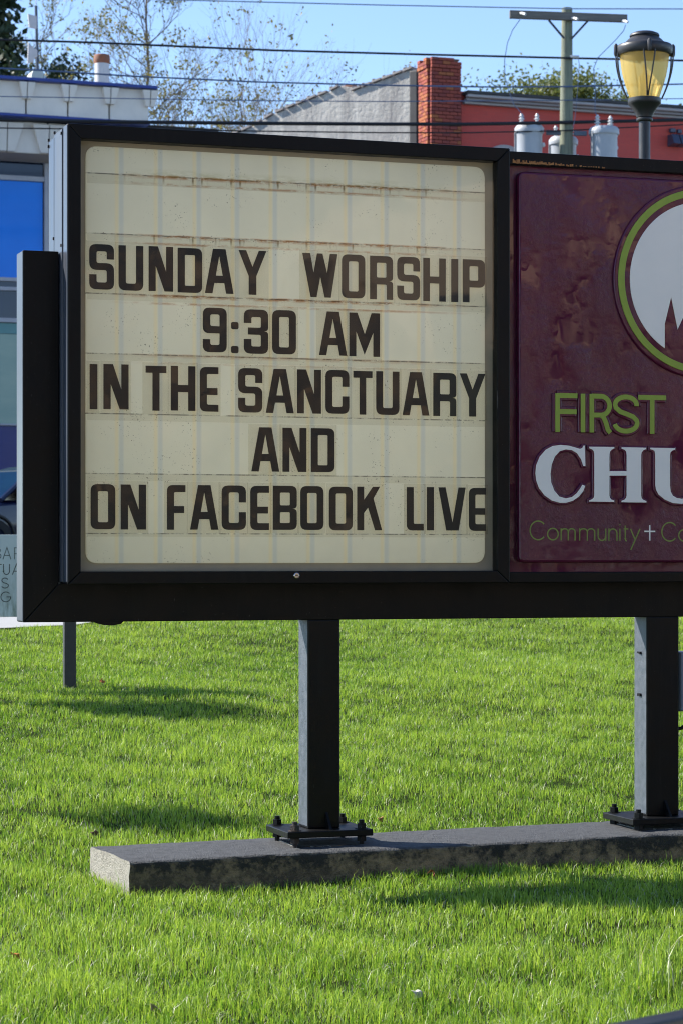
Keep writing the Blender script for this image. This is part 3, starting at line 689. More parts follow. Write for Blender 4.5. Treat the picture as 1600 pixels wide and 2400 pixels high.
MB().box(ja+.006, ja+.234, dC0+.024, dC0+.0295, jz0+.006, jz1-.006).build('box_door', MATS['box_grey'], jb, bevel=.002)
MB().tube([(ja+.10, dC0+.1, jz1-.002), (ja+.10, dC0+.1, zb_beam-.03), (ja+.06, dC0+.1, zb_beam-.018), (c0+3.9, dC0+.1, zb_beam-.018)], .016, 10).build('conduit', steel_black, sign, smooth=True)
cz = jz0
MB().tube([(ja+.09, dC0+.09, cz+.01), (ja+.085, dC0+.09, cz-.05), (ja+.04, dC0+.09, cz-.085), (ja-.02, dC0+.10, cz-.095), (ja-.06, dC1+.03, cz-.12), (ja-.07, dC1+.02, cz-.4)], .009, 8).build('cable', black, sign, smooth=True)

# ------------------------------------------------------------------ grey directory sign on the lawn behind
pf = ground_at(167, 1614); DY = pf.y
D = Plane(167, DY, R(14))
dsn = thing('directory_sign', 'weathered grey directory sign with thin lettering on a slim post behind the black sign', 'sign', (D.P.x, D.P.y, pf.z), R(14))
gz0 = pf.z
grey_panel, nt, bs, N, L, M, mix, band, noise, ramp, scaled = new_nodes('mossy_grey_panel')
ob = N('TexCoord').outputs['Object']; sp = N('SeparateXYZ'); L(ob, sp.inputs[0])
nn = noise(scaled(ob, (14, 1, 3)), 1, 6, .7)
bc = mix(ramp(noise(ob, 5, 5), .3, .7), (.62,.68,.65), (.54,.60,.58))
moss = M('MULTIPLY', ramp(sp.outputs[2], .62, .95, 1, 0), ramp(nn, .42, .62))
L(mix(M('MULTIPLY', moss, .75), bc, (.10,.14,.07)), bs.inputs['Base Color']); bs.inputs['Roughness'].default_value = .45
dz = lambda px, py: D.z(px, py, -.05)-gz0
pnl = MB().box(D.s(-125, -.05), D.s(182, -.05), -.05, -.012, dz(20, 1446), dz(20, 1253)).build('panel', grey_panel, dsn, bevel=.003)
pw = .045
for pxp in (153, -110):
    a = D.s(pxp, -.045); q = D.world(a+.045, 0); MB().box(a, a+.092, -.0118, .08, gz(q.x, q.y)-gz0-.15, dz(20, 1262)).build('post', mat('grey_post', (.05,.05,.052), (.035,.036,.038), scale=12, rough=.45), dsn, bevel=.004)
dtext = mat('dark_lettering', (.03,.035,.035), scale=5, rough=.5); gtext = mat('grey_lettering', (.10,.13,.12), scale=5, rough=.5)
DS = {'B': [[(.1,0),(.1,1)], [(.1,.97)]+arc(.45,.75,.42,.22,90,-90,12)+[(.1,.53)], [(.45,.53)]+arc(.5,.27,.45,.24,90,-90,12)+[(.1,.03)]],
      'A': [[(.03,0),(.5,1),(.97,0)], [(.2,.33),(.8,.33)]], 'R': [[(.1,0),(.1,1)], [(.1,.97)]+arc(.5,.72,.42,.25,90,-90,12)+[(.1,.47)], [(.5,.47),(.95,0)]],
      'T': [[(.5,0),(.5,1)], [(0,.97),(1,.97)]], 'U': [[(.06,1),(.06,.36)]+arc(.5,.36,.44,.34,180,360,14)+[(.94,1)]],
      'E': [[(.95,.97),(.06,.97),(.06,.03),(.95,.03)], [(.06,.52),(.88,.52)]], 'S': [arc(.5,.74,.38,.23,20,200,14)+[(.3,.54),(.65,.46)]+arc(.5,.27,.42,.24,20,-160,14)],
      'G': [arc(.54,.5,.50,.48,42,360,28)+[(.6,.5)]]}
tw = .0062
for ch, x0, x1, y0, y1, mm in (('B',-15,4,1283,1311,0),('A',7,27,1283,1311,0),('R',33,50,1283,1311,0),('T',-14,5,1322,1347,1),('U',8,24,1322,1347,1),('A',29,50,1322,1347,1),('E',-16,-1,1354,1379,1),('S',3,22,1354,1379,1),('G',2,25,1387,1411,1)):
    sa, sb = D.s(x0, -.05), D.s(x1, -.05); z0, z1 = dz(x0, y1), dz(x0, y0)
    ol = [stroke([(sa+x*(sb-sa), z0+y*(z1-z0)) for x, y in p], tw) for p in DS[ch]]
    joined('letter', ol, (gtext, dtext)[mm], -.0497, .0012, 0, pnl)
# ------------------------------------------------------------------ white commercial building across the street
def rz_at(pl, s): p = pl.world(s); return gz(p.x, p.y)
W = Plane(0, 52.0, R(20))
wg = 1.45
wb = thing('commercial_building', 'white concrete panel commercial building with blue trim and large blue glass windows', 'building', (W.P.x, W.P.y, 0), R(20))
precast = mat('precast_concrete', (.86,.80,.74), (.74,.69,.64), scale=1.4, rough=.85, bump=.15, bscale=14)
precast2 = mat('precast_shadow_side', (.78,.73,.68), (.67,.625,.585), scale=1.4, rough=.85, bump=.15, bscale=14)  # darker copy of the panel concrete, shade mixed into its colour
blue_trim = mat('blue_trim', (.012,.045,.30), (.010,.036,.24), scale=2, rough=.4)
wz = lambda py, px=20, d=0: W.z(px, py, d)
sl, sr = W.s(-1200), W.s(350, -.6)
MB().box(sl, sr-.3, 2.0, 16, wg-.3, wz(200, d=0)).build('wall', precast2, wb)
MB().box(sl, sr-.32, 2.2, 15.8, wz(200)+.004, wz(200)+.05).build('roof', mat('roof_gravel', (.25,.24,.23), scale=3, rough=.95), wb)
# upper band of precast panels with tapered ribs at their joints
j1 = [-1200+97.5*0]; j1 = [62-97.6*k for k in range(12, 0, -1)]+[62, 160, 257, 350]
d1 = -.6
za, zb_ = wz(265, d=d1), wz(188.5, d=d1)
for a, c in zip(j1[:-1], j1[1:]):
    MB().box(W.s(a, d1)+.018, W.s(c, d1)-.018, d1, d1+.25, za, zb_).build('facade_panel', precast, wb, bevel=.012)
MB().box(sl, sr-.004, d1+.22, d1+.5, za+.02, zb_-.02).build('parapet_core', dark, wb)
zk = wz(230, d=d1)
for a in j1[1:]:
    sc_ = W.s(a, d1); h1 = W.s(a+19, d1)-sc_; h0 = W.s(a+10, d1)-sc_
    for sg in (-1, 1):
        x = sorted([(sc_+sg*.010), (sc_+sg*h1)]); x0 = sorted([(sc_+sg*.010), (sc_+sg*h0)])
        b = MB(); b.add([(x0[0], d1-.10, zk), (x0[1], d1-.10, zk), (x[1], d1-.16, zb_-.03), (x[0], d1-.16, zb_-.03),
                         (x0[0], d1-.001, zk), (x0[1], d1-.001, zk), (x[1], d1-.001, zb_-.03), (x[0], d1-.001, zb_-.03)],
                        [(0,1,2,3),(7,6,5,4),(0,4,5,1),(1,5,6,2),(2,6,7,3),(3,7,4,0)]); b.build('joint_rib', precast, wb, bevel=.006)
MB().box(sl, W.s(366, d1), d1-.16, d1+.6, zb_+.002, zb_+.07).build('roof_trim', blue_trim, wb, bevel=.01)
MB().box(sl, W.s(352, d1), d1-.05, d1+.5, wz(272, d=d1), za-.003).build('band_trim', blue_trim, wb, bevel=.01)
# second band, leaning back below the trim
d2 = -.25; z2a, z2b = wz(356, d=d2), wz(283, d=d2)
j2 = [113-97.6*k for k in range(12, 0, -1)]+[113, 210, 308, 420, 520]
for a, c in zip(j2[:-1], j2[1:]):
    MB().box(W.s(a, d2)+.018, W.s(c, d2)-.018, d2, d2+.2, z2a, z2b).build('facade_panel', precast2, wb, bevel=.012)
MB().box(sl, W.s(519, d2), d2+.18, d2+.5, z2a+.02, wz(268, d=d2)).build('band_core', dark, wb)
for a in j2[1:]:
    sc_ = W.s(a, d2); h1 = W.s(a+38, d2)-sc_; h0 = W.s(a+19, d2)-sc_
    for sg in (-1, 1):
        x = sorted([(sc_+sg*.010), (sc_+sg*h1)]); x0 = sorted([(sc_+sg*.010), (sc_+sg*h0)])
        b = MB(); b.add([(x0[0], d2-.09, z2a+.01), (x0[1], d2-.09, z2a+.01), (x[1], d2-.16, z2b-.06), (x[0], d2-.16, z2b-.06),
                         (x0[0], d2-.001, z2a+.01), (x0[1], d2-.001, z2a+.01), (x[1], d2-.001, z2b-.06), (x[0], d2-.001, z2b-.06)],
                        [(0,1,2,3),(7,6,5,4),(0,4,5,1),(1,5,6,2),(2,6,7,3),(3,7,4,0)]); b.build('joint_rib', precast2, wb, bevel=.006)
sof = mat('soffit_beige', (.36,.31,.26), (.31,.27,.23), scale=2, rough=.8)
b = MB(); zs0 = wz(357, d=d2); zs1 = wz(376, d=.25)
b.add([(sl, d2+.01, zs0), (W.s(519, d2), d2+.01, zs0), (W.s(519, d2), .30, zs1), (sl, .30, zs1), (sl, d2+.01, zs0+.05), (W.s(519, d2), d2+.01, zs0+.05), (W.s(519, d2), .30, zs0+.05), (sl, .30, zs0+.05)],
      [(0,3,2,1),(4,5,6,7),(0,1,5,4),(1,2,6,5),(2,3,7,6),(3,0,4,7)]); b.build('soffit', sof, wb)
# glazing
gblue = mat('blue_glass', (.004,.22,.85), (.004,.18,.74), scale=.5, rough=.08, spec=.25)
gdark = mat('dark_glass', (.008,.014,.035), (.012,.02,.05), scale=1.0, rough=.06)
gteal = mat('teal_blind', (.10,.27,.27), (.08,.22,.23), scale=.9, rough=.3)
ggreen = mat('pale_green_blind', (.30,.40,.33), (.24,.35,.30), scale=1.0, rough=.3, stretch=(1,1,3))
gdeep = mat('deep_blue_panel', (.006,.018,.16), (.005,.015,.13), scale=1.2, rough=.25)
bays = [(-1100,-820),(-815,-525),(-520,-220),(-215,104)]
rowsw = [(378,410,gdark),(423,650,gblue),(660,672,gdark),(682,745,gdark),(757,782,gteal),(783,993,ggreen),(998,1230,gdeep)]
wd = .45
for (a, c) in bays:
    for (y0, y1, gm) in rowsw:
        MB().box(W.s(a, wd)+.03, W.s(c, wd)-.03, wd, wd+.03, wz(y1, d=wd), wz(y0, d=wd)).build('window_pane', gm, wb)
for y0, y1 in ((411,422.5),(650.5,659.5),(672.5,681.5),(745.5,756),(993.3,997.7),(1231,1240)):
    MB().box(sl, W.s(112, wd-.05), wd-.06, wd+.06, wz(y1, d=wd), wz(y0, d=wd)).build('window_rail', alu, wb, bevel=.008)
for px in (-1108, -817.5, -522.5, -217.5, 108):
    MB().box(W.s(px-4.5, wd), W.s(px+4.5, wd), wd-.085, wd+.07, wg-.2, wz(377, d=wd)).build('mullion', alu, wb, bevel=.008)
MB().box(sl, W.s(113, wd), wd+.08, 2.0, wg-.3, wz(377, d=wd)).build('room_wall', mat('dim_interior', (.03,.035,.05), scale=2, rough=.9), wb)
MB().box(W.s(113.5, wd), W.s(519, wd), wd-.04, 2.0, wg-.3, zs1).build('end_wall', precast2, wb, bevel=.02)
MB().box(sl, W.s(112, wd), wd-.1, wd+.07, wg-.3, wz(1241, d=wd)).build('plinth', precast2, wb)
# roof furniture
roofz = zb_
vd = 3.0; vz = wz(200)+.05; vs_ = W.s(239.5, vd); vr = (W.s(257, vd)-W.s(222, vd))/2*.94
vz1 = W.z(240, 146, vd); vz2 = W.z(240, 129, vd); vp = W.world(vs_, vd)
vent = thing('roof_vent_pipe', 'white roof vent pipe with rusty cap on the white commercial building', 'vent', (vp.x, vp.y, vz), R(20))
MB().lathe([(vr, 0), (vr, vz1-vz)], n=20).build('pipe', mat('white_galvanised', (.62,.62,.64), (.5,.5,.53), scale=6, rough=.5, stretch=(4,4,.4)), vent, smooth=True)
MB().lathe([(vr*.8, vz1-vz-.10), (vr*1.12, vz1-vz), (vr*1.12, vz2-vz-.03), (vr*1.0, vz2-vz), (vr*.3, vz2-vz+.01)], n=20).build('cap', mat('rust_cap', (.32,.11,.05), (.22,.12,.09), scale=9, rough=.85, bump=.2), vent, smooth=True)
md = 2.4; ms_ = W.s(88, md); mp_ = W.world(ms_, md); mz = wz(200)+.05
mast = thing('antenna_mast', 'thin rooftop mast carrying two tilted white antenna plates', 'antenna', (mp_.x, mp_.y, mz), R(20))
mast_m = mat('mast_blue_grey', (.05,.07,.11), (.07,.09,.13), scale=5, rough=.5)
zz = lambda py: W.z(88, py, md)-mz
MB().tube([(0,0,0), (0,0,zz(120)), (-.012,0,zz(80)), (-.03,0,zz(14))], .034, 10).build('pole', mast_m, mast, smooth=True)
MB().tube([(-.03,0,zz(16)), (-.03,0,zz(-40))], .009, 6).build('whip', mat('white_galvanised2', (.6,.62,.65), scale=6, rough=.5), mast)
sx = lambda px: W.s(px, md)-ms_
wht = mat('antenna_white', (.60,.58,.60), (.50,.49,.50), scale=6, rough=.5)
b = MB(); b.prism_xz([(sx(67), zz(67)), (sx(85), zz(70)), (sx(85), zz(40)), (sx(64), zz(36))], -.10, -.04); b.box(sx(79), sx(86), -.04, .02, zz(58), zz(48)); b.build('antenna_plate', wht, mast, bevel=.01)
b = MB(); b.prism_xz([(sx(63), zz(153)), (sx(77), zz(147)), (sx(80), zz(137)), (sx(86), zz(136)), (sx(86), zz(119)), (sx(78), zz(115)), (sx(65), zz(102))], -.10, -.05); b.box(sx(82), sx(87.5), -.05, .02, zz(133), zz(125)); b.build('antenna_plate', wht, mast, bevel=.01)
bd = 1.2; bp_ = W.world(W.s(83, bd), bd); bz0 = wz(200)
b = MB(); hw = (W.s(98, bd)-W.s(67, bd))/2; ht = W.z(83, 167, bd)-bz0
b.prism_xz(rnd([(-hw,0),(hw,0),(hw*.94,ht,.10),(-hw*.9,ht,.14)]), -.25, .25)
cab = b.build('roof_equipment_box', mat('pale_plastic', (.55,.58,.52), (.5,.53,.48), scale=4, rough=.5), bevel=.02)
cab.location = (bp_.x, bp_.y, bz0); cab.rotation_euler = (0, 0, R(20)); tag(cab, 'small pale rounded equipment box on the roof edge beside the antenna mast', 'box')
b = MB(); b.box(sl, W.s(340), .7, 2.05, wz(205), wz(200)+.046); b.build('roof_edge', MATS['roof_gravel'], wb)

# ------------------------------------------------------------------ red building with grey gable wall and brick chimney
B = Plane(1080, 56.0, R(20)); bgz = 1.46
rb = thing('red_building', 'red painted brick building with grey stucco side wall, pale gutter and brick chimney', 'building', (B.P.x, B.P.y, 0), R(20))
red, nt, bs, N, L, M, mix, band, noise, ramp, scaled = new_nodes('red_painted_brick')
ob = N('TexCoord').outputs['Object']; mp = N('Mapping'); mp.inputs['Rotation'].default_value = (R(90), 0, 0); L(ob, mp.inputs[0])
br = N('TexBrick'); br.inputs['Scale'].default_value = 1.0; br.inputs['Brick Width'].default_value = .215; br.inputs['Row Height'].default_value = .075; br.inputs['Mortar Size'].default_value = .006
br.inputs['Color1'].default_value = (.58,.078,.062,1); br.inputs['Color2'].default_value = (.53,.072,.060,1); br.inputs['Mortar'].default_value = (.50,.08,.065,1); L(mp.outputs[0], br.inputs['Vector'])
L(mix(ramp(noise(ob, 1.1, 6, .7), .35, .7, 0, .5), br.outputs['Color'], (.42,.09,.08)), bs.inputs['Base Color']); bs.inputs['Roughness'].default_value = .8
bp = N('Bump'); bp.inputs['Strength'].default_value = .4; bp.inputs['Distance'].default_value = .01; L(br.outputs['Fac'], bp.inputs['Height']); bp.invert = True; L(bp.outputs[0], bs.inputs['Normal'])
bz = lambda py, px=1100, d=0: B.z(px, py, d)
s_r = B.s(2100)
zg = bz(246)
# wall with arched window openings
wins = [(B.s(1180), bz(356, 1180)), (B.s(1640), bz(378, 1640)), (B.s(1420), bz(376, 1420)), (B.s(1860), bz(380, 1860))]
MB().box(0, s_r, .30, 9, bgz-.3, zg+.35).build('wall', red, rb)
hw = (B.s(1219)-B.s(1151))/2*.82
wins = sorted(wins); cols = [0]+[x for wx, _ in wins for x in (wx-hw, wx+hw)]+[s_r]
for k in range(0, len(cols), 2): MB().box(cols[k], cols[k+1], 0, .2995, bgz-.3, zg+.3).build('wall_pier', red, rb)
lint = mat('pale_lintel', (.42,.38,.39), (.36,.33,.34), scale=4, rough=.8); wglass = gdark
for wx, wtop in wins:
    zs_w = wtop-hw*.55
    an = [(wx+hw*math.cos(R(a)), zs_w+hw*.55*math.sin(R(a))) for a in range(0, 181, 15)]
    MB().prism_xz([(wx-hw, zg+.3)]+an[::-1]+[(wx+hw, zg+.3)], .001, .299).build('wall_head', red, rb)
    MB().box(wx-hw, wx+hw, .001, .299, bgz-.3, zs_w-1.9).build('wall_apron', red, rb)
    an2 = [(wx+(hw+.16)*math.cos(R(a)), zs_w+(hw*.55+.16)*math.sin(R(a))) for a in range(0, 181, 15)]
    b = MB()
    for k in range(len(an)-1): b.prism_xz([an[k], an2[k], an2[k+1], an[k+1]], -.06, -.002)
    win = MB().prism_xz([(wx-hw+.004, zs_w-1.895), (wx+hw-.004, zs_w-1.895)]+[(wx+(x-wx)*.99, z-.004) for x, z in an], .16, .19).build('window', wglass, rb)
    b.build('arch_hood', lint, win, bevel=.01)
    fr_ = MB(); fr_.box(wx-.03, wx+.03, .12, .155, zs_w-1.89, wtop-.02); fr_.box(wx-hw, wx+hw, .121, .154, zs_w-.95, zs_w-.88); fr_.build('sash_bar', alu, win)
    MB().box(wx-hw-.1, wx+hw+.1, -.08, .15, zs_w-2.0, zs_w-1.9).build('sill', lint, win, bevel=.01)
gut = mat('pale_gutter', (.40,.38,.40), (.35,.34,.36), scale=3, rough=.6); gut2 = mat('pale_soffit_board', (.30,.28,.31), (.27,.26,.28), scale=3, rough=.7)
g0, g1, g2 = bz(226), bz(234), bz(240)
MB().box(B.s(1082), s_r+.3, -.34, -.16, g1, g0).build('gutter', gut, rb, bevel=.03)
MB().box(B.s(1082), s_r+.3, -.24, -.10, g2, g1-.004).build('gutter_board', gut2, rb, bevel=.01)
MB().box(B.s(1082), s_r+.3, -.14, -.002, bz(246), g2-.004).build('frieze_board', gut, rb, bevel=.01)
b = MB(); b.prism_xy([(B.s(1081), -.36), (s_r+.35, -.36), (s_r+.35, 9.2), (B.s(1081), 9.2)], g0+.003, g0+.07); b.build('roof', mat('roof_felt', (.05,.05,.055), (.07,.07,.075), scale=3, rough=.9), rb)
# wall lamp unit
b = MB(); lx0, lx1 = B.s(1562), B.s(1598); lz0, lz1 = bz(342, 1580), bz(318, 1580); md_ = (lx0+lx1)/2
fl = thing('wall_floodlight', 'dark twin floodlight box fixed high on the red brick wall', 'light', (*B.world(md_, 0), lz0), R(20)); hw2 = (lx1-lx0)/2
for sg in (-1, 1):
    x0, x1 = sorted((sg*.012, sg*hw2)); b = MB()
    b.add([(x0,-.36,0),(x1,-.36,0),(x1,-.001,-.03),(x0,-.001,-.03),(x0,-.22,lz1-lz0),(x1,-.22,lz1-lz0),(x1,-.001,lz1-lz0),(x0,-.001,lz1-lz0)], [(0,3,2,1),(4,5,6,7),(0,1,5,4),(1,2,6,5),(2,3,7,6),(3,0,4,7)])
    b.build('lamp_housing', mat('floodlight_blue_grey', (.06,.07,.12), (.05,.06,.10), scale=8, rough=.4), fl, bevel=.015)
MB().box(-hw2*.8, -hw2*.1, -.10, -.001, lz1-lz0+.06, lz1-lz0+.16).build('mounting_box', MATS['floodlight_blue_grey'], fl, bevel=.015)
MB().box(hw2*.2, hw2*.75, -.08, -.001, lz1-lz0+.05, lz1-lz0+.15).build('mounting_box', MATS['floodlight_blue_grey'], fl, bevel=.015)
# chimney pier of separate bricks
cs0, cs1 = B.s(1007, -.25), B.s(1078, -.25); ctop = bz(134, 1010, -.25); cw = cs1-cs0; cdp = .55
MB().box(cs0+.045, cs1-.045, -.25+.045, -.25+cdp-.045, bgz-.3, ctop-.03).build('chimney_core', mat('mortar', (.20,.14,.12), (.16,.11,.10), scale=20, rough=.95), rb)
chim = MB().box(cs0+.02, cs1-.02, -.25+.02, -.25+cdp-.02, ctop-.03, ctop+.0).build('chimney', MATS['mortar'], rb)
bricks = [mat('brick_a', (.34,.075,.05), (.27,.06,.045), scale=8, rough=.9, bump=.2), mat('brick_b', (.40,.13,.05), (.32,.10,.045), scale=8, rough=.9, bump=.2), mat('brick_c', (.25,.055,.045), (.21,.05,.045), scale=8, rough=.9, bump=.2)]
rh = .082; nrow = 30; ra = random.Random(21); bm_cache = {}
def brick_mesh(k, L_):
    key = (k, round(L_, 3))
    if key not in bm_cache: bm_cache[key] = MB().box(-L_/2, L_/2, -.05, .05, -.034, .034).mesh('brick'); bm_cache[key].materials.append(bricks[k])
    return bm_cache[key]
nb_ = 0
for r in range(nrow):
    z = ctop-.034-r*rh; n = 4; bl = cw/n-.012; out = .03 if r < 3 else 0
    off = (r % 2)*cw/n/2
    for face in ('f', 'l'):
        length = cw if face == 'f' else cdp
        edges_ = [x for x in ([0]+[off+k*cw/n for k in range(0 if off else 1, 5)]+[length]) if 0 <= x <= length]
        edges_ = sorted(set(round(x, 4) for x in edges_)); 
        for a, c in zip(edges_[:-1], edges_[1:]):
            if c-a < .06: continue
            if r == 0 and ra.random() < .25 and a > 0: continue
            kk = ra.choices((0, 1, 2), (.55, .10 if face == 'f' else .6, .35))[0]  # more orange bricks on the left face, its sunlight put into the colours
            o = bpy.data.objects.new('brick', brick_mesh(kk, c-a-.011)); C.objects.link(o); o.parent = chim
            o.location = (cs0+(a+c)/2, -.25+.0-out+ra.uniform(-.006,.006), z) if face == 'f' else (cs0-out+ra.uniform(-.006,.006), -.25+.05+(a+c)/2, z)
            if face == 'l': o.rotation_euler = (0, 0, R(-90))
            nb_ += 1
b = MB(); b.box(cs0-.045, cs1+.02, -.295, -.25+cdp, bgz-.3, ctop-nrow*rh); b.build('chimney_pier', red, rb)
# grey stucco gable wall, turned towards the sun
cor = B.world(cs0-.02, .3)
T = Plane(972, cor.y+.2, R(-34))
stuc, nt, bs, N, L, M, mix, band, noise, ramp, scaled = new_nodes('grey_stucco')
ob = N('TexCoord').outputs['Object']; n1 = noise(scaled(ob, (2.2, 1, .35)), 1, 7, .75); n2 = noise(ob, 9, 6, .7)
L(mix(ramp(n1, .36, .66), mix(n2, (.56,.54,.50), (.47,.455,.43)), (.26,.25,.245)), bs.inputs['Base Color']); bs.inputs['Roughness'].default_value = .95
bp = N('Bump'); bp.inputs['Strength'].default_value = .7; bp.inputs['Distance'].default_value = .05; L(M('ADD', n2, M('MULTIPLY', n1, .6)), bp.inputs['Height']); L(bp.outputs[0], bs.inputs['Normal'])
prof = [(968,160),(823,214),(823,205),(800,201),(770,216),(645,266),(590,298),(420,372)]
tp = [T.pt(x, y) for x, y in prof]
stw = thing('stucco_gable_wall', 'sunlit grey stucco gable wall with sloping stepped parapet beside the brick chimney', 'wall', (T.P.x, T.P.y, 0), R(-34))
MB().prism_xz([(tp[-1][0], bgz-.3), (tp[0][0], bgz-.3)]+tp, 0, .35).build('wall', stuc, stw, bevel=.02)
MB().box(T.s(961), T.s(980), -.06, -.003, bgz-.3, T.z(968, 166)).build('dark_strip', mat('strip_black', (.02,.02,.024), (.035,.035,.04), scale=4, rough=.6), stw, bevel=.03)  # dark upright strip at the end of the gable wall
MB().box(T.s(979.5), T.s(1006), -.02, .34, bgz-.3, T.z(985, 172)).build('return_pier', stuc, stw, bevel=.02)
vb = MB(); va, vz_ = T.pt(797, 226, .7); vb2, _ = T.pt(826, 226, .7); vb.box(va, vb2, .7, 1.3, vz_-.9, T.z(810, 205, .7)); vbo = vb.build('roof_hatch', MATS['white_galvanised'], stw)
MB().box(va-.05, vb2+.03, .64, 1.36, T.z(810, 205, .7)+.002, T.z(810, 201, .7)).build('hatch_cap', MATS['rust_cap'], vbo)
cop = mat('coping_tile', (.40,.37,.35), (.22,.20,.20), scale=14, rough=.8); k = 0
for (x0, y0), (x1, y1) in zip(prof[:-1], prof[1:]):
    a, c = Vector(T.pt(x0, y0)), Vector(T.pt(x1, y1)); ln = (a-c).length
    if ln < .35: continue
    n = max(1, int(ln/.27)); dv = (c-a)/n; ang = math.atan2(dv.y, dv.x)
    for q in range(n):
        m_ = a+dv*(q+.5)
        if 'cm' not in globals(): cm = MB().box(-.125, .125, -.06, .41, .0, .045).lathe([(.04, .03), (.045, .075), (.02, .085)], -.08, -.02, 8).mesh('coping_tile'); cm.materials.append(cop)
        o = bpy.data.objects.new('coping_tile', cm); C.objects.link(o); o.parent = stw
        o.location = (m_.x, 0, m_.y+.003+.006*(q % 2)); o.rotation_euler = (0, -ang+math.pi if abs(ang) > math.pi/2 else -ang, 0)
rf = MB(); Tm = T
rf.prism_xz([(tp[-1][0], bgz-.3), (tp[0][0]-.1, bgz-.3)]+[(x-.05*(i == 0), z-.5) for i, (x, z) in enumerate(tp)], .36, 6.0)
rf.build('building_side', mat('side_brown', (.25,.20,.17), scale=2, rough=.9), stw)

# ------------------------------------------------------------------ utility pole, transformers, wires
PY = 48.0; pp = at(1326, HY, PY); pgz = gz(pp.x, pp.y)
wood = mat('treated_pole_wood', (.24,.26,.19), (.15,.165,.13), scale=5, rough=.9, bump=.4, bscale=20, stretch=(5,5,.35))
wood2 = mat('grey_crossarm_wood', (.20,.19,.18), (.13,.125,.12), scale=5, rough=.9, bump=.3, stretch=(.4,5,5))
porc = mat('porcelain', (.62,.64,.66), (.52,.54,.56), scale=9, rough=.25)
galv = mat('galvanised', (.35,.36,.38), (.28,.29,.31), scale=8, rough=.45, metal=.5)
pxm = PY/F
def insulator(b, x, y, z, h=.20, r=.06):
    pr = [(r*.35, z)]
    for q in range(4): zq = z+h*(q+.3)/4.4; pr += [(r*.45, zq), (r*(1-.1*q), zq+.012), (r*(.9-.1*q), zq+.024), (r*.4, zq+.03)]
    pr += [(r*.25, z+h)]; b.lathe(pr, x, y, 10); return b
def build_pole(name, label, x, y, full=True):
    g = gz(x, y); root = thing(name, label, 'utility pole', (x, y, g), R(4), 'utility poles along the street')
    top = CZ+(HY-19)*pxm-g
    MB().tube([(0,0,-.3), (-.01,0,top*.5), (0,0,top*.8), (.012,0,top)], [.165,.148,.128,.105], 14).build('pole', wood, root, smooth=True)
    zc = CZ+(HY-41)*pxm-g; a0, a1 = (1189-1326)*pxm, (1466-1326)*pxm
    b = MB(); b.add([(a0,-.21,zc-.07),(a1,-.21,zc-.115),(a1,-.11,zc-.115),(a0,-.11,zc-.07),(a0,-.21,zc+.085),(a1,-.21,zc+.035),(a1,-.11,zc+.035),(a0,-.11,zc+.085)], [(0,3,2,1),(4,5,6,7),(0,1,5,4),(1,2,6,5),(2,3,7,6),(3,0,4,7)])
    b.build('crossarm', wood2, root, bevel=.01)
    for sx_, ex in ((-45, -8), (48, 10)):
        MB().tube([(sx_*pxm,-.16,zc-.09), (ex*pxm,-.13,zc-.44)], .022, 6).build('brace', mat('dark_brace', (.05,.06,.09), scale=5, rough=.5), root)
    if full:
        b = MB()
        for x_, dz_ in ((-112, .02), (10, -.06), (128, -.10)):
            b.tube([(x_*pxm, -.22, zc+dz_), (x_*pxm+.03, -.34, zc+dz_-.03), (x_*pxm+.07, -.40, zc+dz_-.06)], .028, 8)
        b.build('insulator', porc, root, smooth=True)
        zb1 = CZ+(HY-314)*pxm-g
        b = MB(); b.box(-50*pxm, -.13, -.15, -.09, zb1-.045, zb1+.05); b.box(.13, 46*pxm, -.15, -.09, zb1-.055, zb1+.04); b.build('bracket', mat('blue_grey_bracket', (.10,.13,.18), (.08,.10,.14), scale=6, rough=.5), root, bevel=.01)
        b = MB(); b.tube([(27*pxm,-.16,CZ+(HY-137)*pxm-g), (.05,-.13,CZ+(HY-136)*pxm-g)], .03, 8); b.build('wire_clamp', porc, root)
    return root
build_pole('utility_pole', 'weathered green-grey wooden utility pole with crossarm and three transformers', pp.x, pp.y)
def transformer(px, y_off, top, hw_px, label, phi):
    x = (px-HX)/F*(PY+y_off); y = PY+y_off; r = hw_px*pxm; ztop = CZ+(HY-top)*pxm; h = 1.05; z0 = ztop-h
    root = thing('pole_transformer', label, 'transformer', (x, y, z0), phi, 'transformers hung on the utility pole')
    tank = mat('transformer_grey', (.42,.45,.50), (.36,.39,.44), scale=4, rough=.45)
    MB().lathe([(r*.80,0), (r*.92,.03), (r*.92,.10), (r*.92,h-.22), (r*.96,h-.16)], n=24).build('tank', tank, root, smooth=True)
    MB().lathe([(r*1.04,h-.16), (r*1.06,h-.12), (r*1.04,h-.06), (r*.9,h-.01), (r*.3,h+.02), (.01,h+.025)], n=24).build('lid', tank, root, smooth=True)
    for a in (-.55, .55): insulator(MB(), a*r, .0, h-.03, .26, .075).build('bushing', porc, root, smooth=True)
    b = MB()
    for zq in (.62, .40): b.lathe([(.03, zq), (.045, zq+.03), (.03, zq+.08)], r*.98, -.02, 8)
    b.build('low_voltage_bushing', porc, root, smooth=True)
    b = MB(); b.box(-r*.2, r*.2, r*.9, r*1.05+.06, .55, .65); b.box(-r*.2, r*.2, r*.9, r*1.05+.06, .2, .28)
    b.box(-r*1.06, -r*.9, -.03, .03, .3, h-.1); b.build('hanger', galv, root, bevel=.006)
    return root
transformer(1239, -.12, 296, 33, 'grey can transformer with two ribbed bushings hung left of the pole', 0)
transformer(1319, .42, 313, 33, 'grey can transformer half hidden behind the wooden pole', 0)
transformer(1414, -.12, 300, 34, 'grey can transformer with angled hanger hung right of the pole', R(30))
